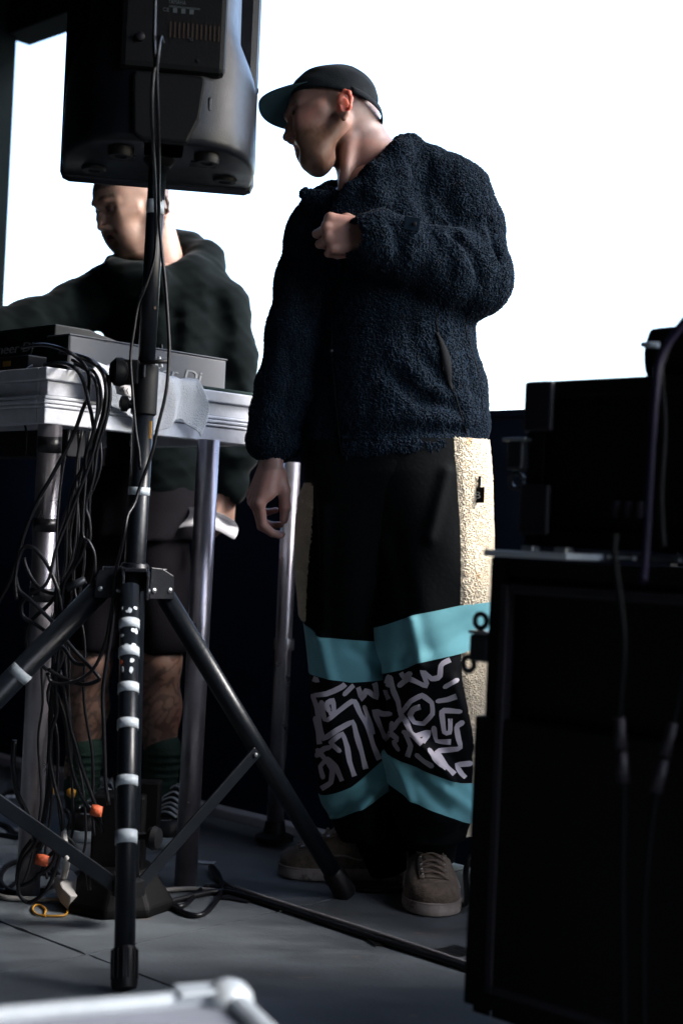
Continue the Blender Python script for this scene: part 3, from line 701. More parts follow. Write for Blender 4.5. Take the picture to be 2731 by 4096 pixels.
prof = [(-0.0, .95, .38, .97), (0.005, .985, .40, .99), (0.016, 1.0, .41, 1.0), (0.05, 1.0, .40, 1.0), (0.09, .995, .38, 1.0), (0.13, .99, .38, 1.0), (0.165, .98, .39, 1.0), (0.19, .955, .41, 1.0), (0.21, .91, .42, 1.0), (0.235, .84, .44, 1.0), (0.25, .80, .44, 1.0), (0.27, .785, .44, 1.0), (0.40, .775, .44, 1.0), (0.50, .775, .44, 1.0), (0.56, .80, .44, 1.0), (0.60, .95, .43, 1.0), (0.66, .97, .42, 1.0), (0.70, .93, .40, .97)]
for z, kf, kr, kd in prof:
    rows.append([sp(x, y, z) for x, y in section(HWF * kf, HWF * kr, 0.015 * kd, -0.30 * kd)])
P = [[list(p) for p in r] for r in rows]
shell = grid_mesh('shell', P, M['plastic'], spk, closed_u=True)
bm = bmesh.new(); bm.from_mesh(shell.data); bm.verts.ensure_lookup_table(); K = len(rows[0])
bm.faces.new([bm.verts[i] for i in range(K)][::-1]); bm.faces.new([bm.verts[(len(rows) - 1) * K + i] for i in range(K)]); bmesh.ops.recalc_face_normals(bm, faces=bm.faces); bm.to_mesh(shell.data); bm.free(); smooth(shell.data)
e = shell.modifiers.new('e', 'EDGE_SPLIT'); e.split_angle = math.radians(50)
box('baffle', sp(0, 0.035, 0.35), (0.418, 0.045, 0.72), M['plastic'], spk, (SX, SY, UP), 0.02)
box('grille', sp(0.0, 0.066, 0.36), (0.40, 0.016, 0.69), M['plastic_dull'], spk, (SX, SY, UP), 0.012)
# perforated edge of the grille: short ribs down its side
bm = bmesh.new()
for k in range(110): box_bm(bm, sp(0.2015, 0.066, 0.03 + k * 0.006), (0.004, 0.012, 0.003), (SX, SY, UP))
o = from_bm('grille_mesh', bm, M['plastic_dull'], spk); o['kind'] = 'stuff'
panel = box('control_panel', sp(0.012, -0.298, 0.40), (0.205, 0.04, 0.525), M['plastic_dull'], spk, (SX, SY, UP), 0.012)
hump = None
poly = [(-0.060, 0.134), (0.072, 0.134), (0.078, 0.124), (0.070, 0.05), (0.048, 0.0), (-0.040, 0.0), (-0.058, 0.012), (-0.064, 0.12)]
hump = prism('socket_block', poly, 0.19, 0.312, M['plastic_dull'], spk, 0.006, (SX, UP, -SY), sp(0, 0, 0))
box('side_catch', sp(0.086, -0.285, 0.085), (0.012, 0.02, 0.03), M['plastic'], spk, (SX, SY, UP), 0.004)
lathe('pole_socket', sp(-0.002, -0.17, -0.004), UP, [(0.022, -0.012), (0.026, -0.008), (0.032, 0.0), (0.032, 0.01)], M['plastic_dull'], spk, 28)
for (x, y) in ((-0.080, -0.235), (0.090, -0.235)):
    f = lathe('foot', sp(x, y, 0.004), -UP, [(0.026, -0.02), (0.026, 0.014), (0.0235, 0.022), (0.0135, 0.022), (0.012, 0.018)], M['rubber'], spk, 24)
for (x, y) in ((-0.135, -0.06), (0.140, -0.055)):
    f = lathe('foot', sp(x, y, 0.004), -UP, [(0.026, -0.01), (0.026, 0.006), (0.0235, 0.011), (0.0135, 0.011), (0.012, 0.008)], M['rubber'], spk, 24)
for x in (-0.078, 0.088):
    box('foot_recess', sp(x, -0.165, -0.001), (0.055, 0.04, 0.004), M['plastic_dull'], spk, (SX, SY, UP), 0.002)
    lathe('screw', sp(x, -0.165, -0.003), -UP, [(0.012, 0), (0.013, 0.004), (0.006, 0.006)], M['rubber'], spk, 16)
lathe('level_knob', sp(-0.052, -0.318, 0.195), -SY, [(0.009, 0), (0.0085, 0.010), (0.006, 0.012)], M['rack_edge'], spk, 20)
lathe('screw', sp(0.199, -0.07, 0.19), SX, [(0.006, 0), (0.006, 0.002), (0.002, 0.003)], M['rubber'], spk, 12)
for x, z in ((0.06, 0.16), (0.075, 0.45), (-0.075, 0.45), (0.045, 0.20)):
    lathe('screw', sp(x, -0.318, z), -SY, [(0.004, 0), (0.0035, 0.002)], M['latch'], spk, 10)
for k in range(12): box('vent_slot', sp(-0.0 + k * 0.0085 + 0.005, -0.3185, 0.216), (0.0035, 0.002, 0.03), M['under'], spk, (SX, SY, UP), 0)
text('lettering', 'YAMAHA', sp(-0.002, -0.3186, 0.266), SX, UP, 0.012, M['letter_dim'], spk, width=0.034)
text('lettering', 'CE', sp(-0.012, -0.3186, 0.250), SX, UP, 0.010, M['letter_dim'], spk, width=0.012)
for k in range(3): box('approval_mark', sp(0.012 + 0.016 * k, -0.3186, 0.254), (0.008, 0.001, 0.009), M['letter_dim'], spk, (SX, SY, UP), 0)
for k in range(2): box('print_line', sp(0.03, -0.3186, 0.262 - 0.002 * k), (0.06, 0.0006, 0.0008), M['letter_dim'], spk, (SX, SY, UP), 0)
box('label', sp(-0.060, -0.3186, 0.279), (0.055, 0.001, 0.006), M['letter_dim'], spk, (SX, SY, UP), 0)

# ================================================================== gear on the table
gu = lambda u, s: A - E1 * u + E2 * s                     # u: inwards from the short end, s: along it
def unit(name, u0, u1, s0, s1, z0, z1, m, label, cat, bev=0.004):
    c = gu((u0 + u1) / 2, (s0 + s1) / 2); r = empty(name, (c.x, c.y, z0), label, cat)
    box('body', c + UP * (z0 + z1) / 2, (abs(u1 - u0), s1 - s0, z1 - z0), m, r, SAX, bev); return r
mixer = unit('dj_mixer', 0.085, 0.165, 0.115, 0.575, TT + 0.008, TT + 0.088, M['grey_unit'], 'dark grey deck unit with its lettered back to the table end, behind the white towel', 'mixer')
box('top_plate', gu(0.125, 0.345) + UP * (TT + 0.0895), (0.084, 0.464, 0.003), M['grey_unit'], mixer, SAX, 0.001)
box('side_panel', gu(0.125, 0.1135) + UP * (TT + 0.048), (0.078, 0.003, 0.078), M['black_unit'], mixer, SAX, 0.001)
FX = E2; 
text('lettering', 'Pioneer Dj', gu(0.085, 0.235) + UP * (TT + 0.024) + E1 * 0.0, E2, UP, 0.040, M['letter'], mixer, width=0.26, shear=0.15, depth=0.001)
for s_ in (0.13, 0.30, 0.45, 0.56):
    lathe('foot', gu(0.11, s_) + UP * TT, UP, [(0.012, 0), (0.013, 0.008)], M['rubber'], mixer, 12)
for s_ in (0.40, 0.425): lathe('stick', gu(0.12, s_) + UP * (TT + 0.09), UP, [(0.004, 0), (0.004, 0.014), (0.003, 0.016)], M['rubber'], mixer, 10)
player = unit('media_player', 0.36, 0.70, 0.02, 0.0, 0, 0, M['black_unit'], '', '') if False else None
pc = at(222, 1295, 3.36); PZ = pc.z
pl = empty('media_player', (pc.x, pc.y, TT), 'black media player with silver lettering on its rear edge at the left of the table', 'media player')
q = lambda u, s, z: Vector((pc.x, pc.y, 0)) - E1 * u + E2 * s + UP * z
prism('body', [(0, TT + 0.012), (0, PZ), (0.10, PZ - 0.0), (0.38, PZ - 0.055), (0.38, TT + 0.012)], -0.36, 0, M['black_unit'], pl, 0.003, (E2, UP, E1), Vector((pc.x, pc.y, 0)))

text('lettering', 'Pioneer Dj', q(0.300, 0.0, PZ - 0.060), E1, UP, 0.034, M['letter'], pl, width=0.215, shear=0.15, depth=0.001)
for (u, s_) in ((0.04, 0.04), (0.32, 0.04), (0.04, 0.34), (0.32, 0.34)): lathe('foot', q(u, s_, TT), UP, [(0.014, 0), (0.015, 0.013)], M['rubber'], pl, 12)
for k in range(5): box('socket', q(0.06 + 0.055 * k, 0.001, TT + 0.04), (0.018, 0.004, 0.016), M['latch'], pl, SAX, 0.002)
p3 = empty('small_splitter_box', tuple(q(0.05, -0.09, TT)), 'small dark box with a yellow sticker under the media player, beside the cables', 'splitter box')
box('body', q(0.05, -0.09, TT + 0.028), (0.30, 0.10, 0.05), M['black_unit'], p3, SAX, 0.003)
box('sticker', q(-0.02, -0.1415, TT + 0.036), (0.03, 0.001, 0.012), M['amber'], p3, SAX, 0)
gm = at(870, 1560, 3.22)
tag(box('green_folder', gu(0.045, 0.50) + UP * (TT + 0.005), (0.07, 0.26, 0.009), M['sock'], None, SAX, 0.003), 'thin dark green folder lying on the table end beyond the towel', 'folder')

# ---- towel over the table edge
def cloth(name, fn, nu, nv, m, parent=None, thick=0.003, sub=1):
    P = [[list(fn(i / (nu - 1), j / (nv - 1))) for j in range(nv)] for i in range(nu)]
    return grid_mesh(name, P, m, parent, thick=thick, sub=sub)
def towel_fn(a, b):
    # a: along the table end (s), b: from the table top over the edge
    s = 0.10 + 0.30 * a + 0.012 * math.sin(7 * b + 3 * a)
    L = 0.075 + 0.085 * b ** 1 * (0.0) 
    run = -0.065 + b * (0.15 + 0.055 * math.sin(3.1 * a) ** 2 + (0.06 if a > .8 else 0) * (a - .8) * 5)
    fold = 0.010 * math.sin(a * 19 + b * 2.2) + 0.005 * math.sin(a * 41 + b * 5 + 1)
    lift = 0.016 + 0.010 * math.sin(a * 11 + 1.7) * (1 - b)
    if run < 0: p = gu(-run * 0.9 - 0.004, s) + UP * (TT + lift + abs(fold) * 0.8)
    else:
        ang = min(run / 0.02, math.pi / 2)
        p = gu(0, s) + E1 * (0.008 + 0.014 * math.sin(ang) + fold * min(1, run * 16) + 0.01) + UP * (TT + lift - max(0, run - 0.012))
    return p
tw = cloth('towel', towel_fn, 46, 26, M['towel'], None, 0.004); tag(tw, 'crumpled white towel hanging over the end of the table behind the stand', 'towel')
tb2 = cloth('towel_end', lambda a, b: at(600 + 42 * a + 10 * b, 1440 + 42 * b - 10 * a, 3.02) + UP * (0.004 * math.sin(9 * a + 7 * b)) + Vector((0, 0.006 * math.sin(11 * a), 0)), 10, 10, M['towel'], tw, 0.006)

card = empty('paper_card', tuple(gu(-0.02, 0.20)), 'small white paper card with pen marks left of the speaker pole, on the table end', 'card')
ca, cb_, cc_ = at(455, 1505, 2.95), at(530, 1530, 2.95), at(468, 1575, 2.95)
cx_, cy_ = (cb_ - ca), (cc_ - ca)
grid_mesh('sheet', [[list(ca + cx_ * (i / 6) + cy_ * (j / 6) + Vector((0, -.006 * math.sin(i * .7) * math.sin(j * .5), 0))) for j in range(7)] for i in range(7)], M['paper'], card, thick=.0008)
for k in range(3): tube('pen_mark', [ca + cx_ * (.30 + .2 * k) + cy_ * .45 + Vector((0, -.0065, 0)), ca + cx_ * (.22 + .2 * k) + cy_ * .62 + Vector((0, -.0065, 0)), ca + cx_ * (.26 + .2 * k) + cy_ * .8 + Vector((0, -.0065, 0))], .0010, M['latch'], card, 6)
# ================================================================== people: shared builders
def head(S, H, F, U, Sv, k=1.0, mouth=0.0, ear=True):
    """F forward, U up, Sv towards the near ear; lengths in metres around the head centre H"""
    F, U, Sv = Vector(F), Vector(U), Vector(Sv)
    def L(px, py, s=0.0): return H + F * ((1335 - px) / 1778 * k) + U * ((450 - py) / 1778 * k) + Sv * (s * k)
    AX = (F, U, Sv)
    S.ell(L(1337, 434), AX, (.096 * k, .088 * k, .074 * k), .02)
    S.ell(L(1247, 530), AX, (.048 * k, .078 * k, .055 * k), .025)
    S.ell(L(1242, 430), AX, (.047 * k, .05 * k, .058 * k), .02)
    for s in (-1, 1):
        S.cap(L(1352, 565, s * .050), L(1248, 676, s * .028), .020 * k, .0185 * k, .022)
        S.cap(L(1186, 604, s * .018), L(1207, 597, s * .031), .0028 * k, .0028 * k, .006, True)        # jaw
        S.cap(L(1205, 520, s * .042), L(1270, 515, s * .058), .017 * k, .014 * k, .025)        # cheekbone
        S.ell(L(1225, 600, s * .030), AX, (.028 * k, .035 * k, .020 * k), .03)                # cheek
    S.cap(L(1262, 668), L(1222, 672), .030 * k, .0185 * k, .03)
    S.ell(L(1216, 672), AX, (.0155 * k, .015 * k, .021 * k), .012)
    for s in (-1, 1): S.cap(L(1172, 572, s * .026), L(1196, 618, s * .035), .0045 * k, .004 * k, .010, True)                             # chin
    S.chain([L(1202, 460, -.044), L(1170, 455, -.026), L(1156, 452, 0), L(1170, 455, .026), L(1202, 460, .044)], [.008 * k, .0090 * k, .0095 * k, .0090 * k, .008 * k], .012)
    for s in (-1, 1):
        S.ell(L(1163, 486, s * .031), AX, (.016 * k, .013 * k, .018 * k), .010, True)           # socket
        S.ell(L(1186, 486, s * .031), AX, (.0118 * k, .0118 * k, .0118 * k), .003)             # eyeball
        S.cap(L(1166, 479, s * .022), L(1186, 481, s * .042), .0034 * k, .003 * k, .005)          # upper lid
        S.cap(L(1169, 495, s * .022), L(1188, 494, s * .042), .0030 * k, .0028 * k, .005)
    S.chain([L(1166, 474), L(1152, 512), L(1139, 548)], [.0072 * k, .0080 * k, .0085 * k], .008)    # nose
    S.ell(L(1139, 556), AX, (.0100 * k, .0085 * k, .0095 * k), .006)
    for s in (-1, 1):
        S.ell(L(1158, 561, s * .0115), AX, (.010 * k, .0075 * k, .0065 * k), .007)
        S.ell(L(1155, 569, s * .0065), AX, (.005 * k, .003 * k, .0035 * k), .003, True)
    m = mouth
    S.ell(L(1212, 606), AX, (.0195 * k, .030 * k, .028 * k), .012)
    S.cap(L(1186, 596, -.019), L(1174, 593, 0), .0045 * k, .0062 * k, .007); S.cap(L(1174, 593), L(1186, 596, .019), .0062 * k, .0045 * k, .007)
    dy = 10 * m
    S.cap(L(1190, 608 + dy, -.017), L(1180, 613 + dy * 1.6, 0), .0045 * k, .0072 * k, .007); S.cap(L(1180, 613 + dy * 1.6), L(1190, 608 + dy, .017), .0072 * k, .0045 * k, .007)
    if m: S.ell(L(1178, 605 + dy * .8), AX, (.016 * k, .0065 * k, .015 * k), .004, True)
    else:
        S.cap(L(1184, 603, -.021), L(1168, 603, 0), .0018 * k, .0022 * k, .004, True); S.cap(L(1168, 603), L(1184, 603, .021), .0022 * k, .0018 * k, .004, True)
    S.cap(L(1186, 632, -.012), L(1182, 632, 0.012), .006 * k, .006 * k, .012, True)
    if ear:
        for s in (-1, 1):
            E = lambda px, py, o=0: L(px, py + 36, s * (.077 + o))
            S.ell(E(1362, 500, .004), AX, (.015 * k, .030 * k, .007 * k), .008)
            S.chain([E(1345, 486, .002), E(1352, 455, .010), E(1372, 440, .015), E(1388, 452, .018), E(1393, 480, .018), E(1386, 512, .014), E(1372, 535, .009), E(1360, 553, .004)],
                    [.0042 * k, .0045 * k, .0048 * k, .005 * k, .005 * k, .0045 * k, .0042 * k, .006 * k], .005)
            S.cap(E(1354, 500, .012), E(1356, 522, .009), .004 * k, .0045 * k, .005)
            S.ell(E(1370, 495, .013), AX, (.010 * k, .019 * k, .005 * k), .004, True)
    return L
def hand(S, W, d, n, s, k=1.0, bends=((15, 45, 20),) * 4, thumb=None, spread=1.0, wr=.021):
    """W wrist, d wrist to knuckles, n out of the back of the hand, s towards the thumb side"""
    d, n, s = Vector(d).normalized(), Vector(n).normalized(), Vector(s).normalized()
    n = (n - d * n.dot(d)).normalized(); s = (s - d * s.dot(d) - n * s.dot(n)).normalized()
    P = lambda a, b, c: W + d * (a * k) + s * (b * k) + n * (c * k)
    S.cap(P(-.06, .010, 0), P(.0, .011, 0), wr * k, (wr - .003) * k, .015); S.cap(P(-.06, -.010, 0), P(.0, -.011, 0), wr * k, (wr - .003) * k, .015)
    base = [(.091, .031), (.096, .0105), (.091, -.0105), (.080, -.030)]
    ph = [(.044, .026, .020), (.048, .030, .021), (.045, .028, .021), (.035, .021, .019)]
    rr = [(.0100, .0090, .0080, .0070), (.0102, .0092, .0082, .0072), (.0098, .0088, .0078, .0068), (.0088, .0078, .0070, .0062)]
    for i in range(4):
        a, b = base[i]
        S.cap(P(.0, b * .45, 0), P(a, b, 0.001), .0165 * k, .0125 * k, .012)
        S.cap(P(.01, b * .7, -.006), P(a - .02, b, -.008), .014 * k, .011 * k, .012)
        S.ell(P(a, b, .003), (d, s, n), (.0115 * k, .0095 * k, .0105 * k), .006)               # knuckle
        p = P(a, b, 0); ang = 0; fan = (b * 0.9) * spread
        for j in range(3):
            ang += math.radians(bends[i][j]); dr = (d * math.cos(ang) - n * math.sin(ang) + s * fan).normalized()
            q_ = p + dr * (ph[i][j] * k); S.cap(p, q_, rr[i][j] * k, rr[i][j + 1] * k, .0035); p = q_
    th = thumb or [(.018, .022, -.006), (.055, .045, -.018), (.088, .050, -.024), (.112, .046, -.028)]
    tp_ = [P(*t) for t in th]
    S.chain(tp_, [.0165 * k, .0130 * k, .0112 * k, .0090 * k], .007)
    S.cap(P(.02, .016, -.010), P(.06, .030, -.014), .015 * k, .012 * k, .012)
def body_mesh(name, pieces, tint, m, parent):
    Vs, Fs, o = [], [], 0
    for V, Fc in pieces: Vs.append(V); Fs.append(Fc + o); o += len(V)
    V = np.concatenate(Vs); Fc = np.concatenate(Fs); me = np_mesh(name, V, Fc)
    co = np.empty(len(me.vertices) * 3, np.float32); me.vertices.foreach_get('co', co); co = co.reshape(-1, 3)
    at_ = me.color_attributes.new('tint', 'FLOAT_COLOR', 'POINT'); c = np.ones((len(co), 4), np.float32); c[:, :3] = tint(co)
    at_.data.foreach_set('color', c.ravel()); ob = link(name, me, m, parent)
    s = ob.modifiers.new('r', 'SMOOTH'); s.iterations = 1; s.factor = 0.4
    return ob
def sstep(a, b, x): t = np.clip((x - a) / (b - a), 0, 1); return t * t * (3 - 2 * t)
def vnoise(co, f, seed=0):
    rs = np.random.RandomState(seed); acc = np.zeros(len(co))
    for _ in range(7):
        v = rs.normal(size=3) * f; acc += np.sin(co @ v + rs.rand() * 6.28 + 1.3 * np.sin(co @ (v[::-1] * .6) + rs.rand() * 6))
    return acc / 7
def bvh_of(*objs):
    vs, fs = [], []; dg = bpy.context.evaluated_depsgraph_get()
    for o in objs:
        me = o.data; mw = Vector(o.location); p = o.parent
        while p: mw += Vector(p.location); p = p.parent
        b = len(vs); vs += [v.co + mw for v in me.vertices]; fs += [tuple(b + i for i in p_.vertices) for p_ in me.polygons]
    return BVHTree.FromPolygons(vs, fs)
EYE = Vector((0, 0, CAMZ))
def on_cloth(T, px, py, lift):
    d = (at(px, py, 3) - EYE).normalized(); T, T0 = T if isinstance(T, tuple) else (T, None); h = T.ray_cast(EYE, d)
    if h[0] is None: return None
    if T0:
        g_ = T0.ray_cast(EYE, d)
        if g_[0] is not None and g_[3] < h[3] - .0012: return None
    n = h[1] if h[1].dot(d) < 0 else -h[1]
    return h[0] + n * lift
def strokes(name, T, lines, wpx, m, parent, lift=0.0014, step=9.0):
    """flat printed lines laid on the cloth surface"""
    bm = bmesh.new()
    for ln in lines:
        ctl = [Vector((x, y, 0)) for x, y in ln]; soft = catmull(ctl, 8); hard = []
        for a_, b_ in zip(ctl, ctl[1:]): hard += [a_.lerp(b_, k / 8) for k in range(8)]
        hard.append(ctl[-1]); pts = [p.lerp(q_, .35) for p, q_ in zip(hard, soft)]; L = 0; acc = [pts[0]]
        for p in pts[1:]:
            if (p - acc[-1]).length > step: acc.append(p)
        acc.append(pts[-1]); prev = None; n = len(acc)
        d0 = (acc[1] - acc[0]).normalized(); d1 = (acc[-1] - acc[-2]).normalized()
        seq = [(acc[0] - d0 * wpx * .48, d0, .45)] + [(acc[i], (acc[min(i + 1, n - 1)] - acc[max(i - 1, 0)]).normalized(), 1) for i in range(n)] + [(acc[-1] + d1 * wpx * .48, d1, .45)]
        for p, d, f in seq:
            s = Vector((-d.y, d.x, 0)) * (wpx * .5 * f * (1 + 0.12 * math.sin(p.x * .05 + p.y * .04)))
            row = [on_cloth(T, p.x + s.x * q_, p.y + s.y * q_, lift) for q_ in (-1, -.4, .4, 1)]
            if any(r is None for r in row): prev = None; continue
            vr = [bm.verts.new(r) for r in row]
            if prev and max((Vector(a.co) - Vector(b.co)).length for a, b in zip(prev, vr)) < 0.035:
                for j in range(3): bm.faces.new((prev[j], prev[j + 1], vr[j + 1], vr[j]))
            prev = vr
    return from_bm(name, bm, m, parent, True)

# ================================================================== shoes
def shoe(parent, name, toe, F, L=0.30, w=1.0, lab=None, mats=('suede', 'rubber_sole', 'lace'), high=True, shaft=0.15):
    F = Vector(F).normalized(); S_ = F.cross(UP).normalized(); O = Vector(toe) - F * L; O.z = 0
    P = lambda x, y, z: O + F * (x * L) + S_ * y + UP * z
    wt = [0, .04, .12, .3, .5, .68, .82, .92, .975, 1.0]; wv = [0.012, .026, .033, .034, .040, .0485, .048, .038, .022, 0.006]
    HW = lambda t: np.interp(t, wt, wv) * w
    ts = [0, .02, .06, .12, .2, .3, .4, .5, .6, .7, .78, .85, .9, .94, .97, .99, 1.0]
    out = [(t, HW(t)) for t in ts] + [(t, -HW(t)) for t in ts[::-1]]
    def ring(z, g): return [P(0.5 + (t - .5) * (1 + g * 2.6 / 1), y * (1 + g * 6), z) for t, y in out]
    rows = [ring(0.001, -.012), ring(0.004, 0.0), ring(0.014, .002), ring(0.026, .0), ring(0.030, -.003), ring(0.031, -.01), ring(.031, -.12)]
    so_ = grid_mesh('sole', [[list(p) for p in r] for r in rows], M[mats[1]], parent, closed_u=True)
    b_ = bmesh.new(); b_.from_mesh(so_.data); b_.verts.ensure_lookup_table(); b_.faces.new([b_.verts[i] for i in range(len(out))][::-1]); b_.to_mesh(so_.data); b_.free(); smooth(so_.data)
    tape_ = [[list(p) for p in ring(z, g)] for z, g in ((0.0265, .0035), (0.0275, .005), (0.0295, .005), (0.0305, .003))]
    grid_mesh('sole_piping', tape_, M['tape_white'] if mats[0] != 'suede' else M['rubber_sole'], so_, closed_u=True)
    tu = [0.015, .04, .09, .15, .22, .30, .38, .44, .50, .56, .62, .68, .74, .80, .86, .91, .95, .975, .988]
    top = shaft
    hv = np.interp(tu, [0, .04, .15, .30, .38, .46, .56, .66, .76, .86, .93, .97, 1.0], [top * .6, top * .92, top, top, top * .88, .134, .112, .094, .080, .070, .062, .052, .038])
    rows = []
    for t, h_ in zip(tu, hv):
        r = []; hw = HW(t) * .97
        for k in range(21):
            a = math.pi * k / 20; cx = math.cos(a); sz = math.sin(a)
            zz = (abs(sz) ** .75) * (h_ - .027); x = (abs(cx) ** .62) * (1 if cx > 0 else -1) * hw
            hi = max(0, zz - .05) / .09; x *= (1 - .18 * min(1, hi))
            bump_ = 0.0015 * math.sin(t * 37 + a * 3) + 0.001 * math.sin(t * 80 - a * 5)
            r.append(list(P(t, x, .028 + zz + bump_)))
        rows.append(r)
    rows.append([list(P(.992, (k - 10) * .0008, .030)) for k in range(21)])
    up_ = grid_mesh('upper', rows, M[mats[0]], parent, sub=1)
    T = BVHTree.FromPolygons([Vector(p) for r in rows for p in r], [(i * 21 + j, i * 21 + j + 1, (i + 1) * 21 + j + 1, (i + 1) * 21 + j) for i in range(len(rows) - 1) for j in range(20)])
    def surf(t, y, lift=0.001):
        h = T.ray_cast(P(t, y, .4), Vector((0, 0, -1)))
        return (h[0] + UP * lift) if h[0] else P(t, y, .05)
    # tongue, eyestays
    rows = [[list(surf(t, y * .024, .0025)) for y in (-1, -.5, 0, .5, 1)] for t in np.linspace(.34, .84, 14)]
    grid_mesh('tongue', rows, M[mats[0]], parent, thick=.003)
    for sd in (-1, 1):
        rows = [[list(surf(t, sd * (0.021 + .012 * y), .003)) for y in (0, .5, 1)] for t in np.linspace(.35, .85, 16)]
        es = grid_mesh('eyestay', rows, M[mats[0]], parent, thick=.0025)
        for t in np.linspace(.37, .82, 8):
            e_ = surf(t, sd * .026, .005); lathe('eyelet', e_, UP * .8 + S_ * sd * .4, [(.0035, 0), (.0033, .0012), (.0015, .0013)], M['steel'], es, 10)
    te = list(np.linspace(.37, .82, 8))
    for i, t in enumerate(te):
        for j, off in enumerate((0, .025)):
            a = surf(t, -.027, .006); b = surf(t + (.03 if j else -.012), .027, .006); c = surf(t + .01 * (j - .3), 0, .012 + .002 * j)
            if j: a, b = surf(t + .03, -.027, .006), surf(t - .01, .027, .006)
            tube('lace', [a, c, b], .0021, M[mats[2]], parent, 6, curve=True)
    for q_ in range(2):
        tube('lace', [surf(.41, .012 - .02 * q_, .010), surf(.46, .030 - .06 * q_, .014), surf(.54, .032 - .065 * q_, .006), surf(.60, .028 - .05 * q_, .003)], .0017, M[mats[2]], parent, 6, curve=True)
    # toe seam and wavy side line
    tube('toe_seam', [surf(.89, y, .0008) + F * (-(abs(y) / .04) ** 2 * .05) for y in (-.032, -.02, -.008, 0, .008, .02, .032)], .0010, M[mats[2]], parent, 6, curve=True)
    def side(t, z, sd):
        h = T.ray_cast(P(t, sd * .2, z), -S_ * sd)
        return h[0] + S_ * sd * .0008 if h[0] else None
    for sd in (-1, 1):
        ln = [side(t, z, sd) for t, z in ((.05, .075), (.14, .078), (.22, .072), (.32, .055), (.40, .052), (.50, .060), (.62, .058), (.70, .042))]
        ln = [p for p in ln if p]
        if len(ln) > 3: tube('side_stripe', ln, .0026, M['rubber_sole'] if mats[0] == 'suede' else M['tape_white'], parent, 6, curve=True)
    return up_
def zone(name, LP, thetas, top, bot, n, m, parent, closed=False, lift=None):
    """cloth between two border curves top(theta), bot(theta), each a photo height"""
    rows = []
    for i in range(n + 1):
        f = i / n; rows.append([list(LP(top(th) + (bot(th) - top(th)) * f, th, lift(f, th) if lift else 0.0)) for th in thetas])
    return grid_mesh(name, rows, m, parent, closed_u=closed)

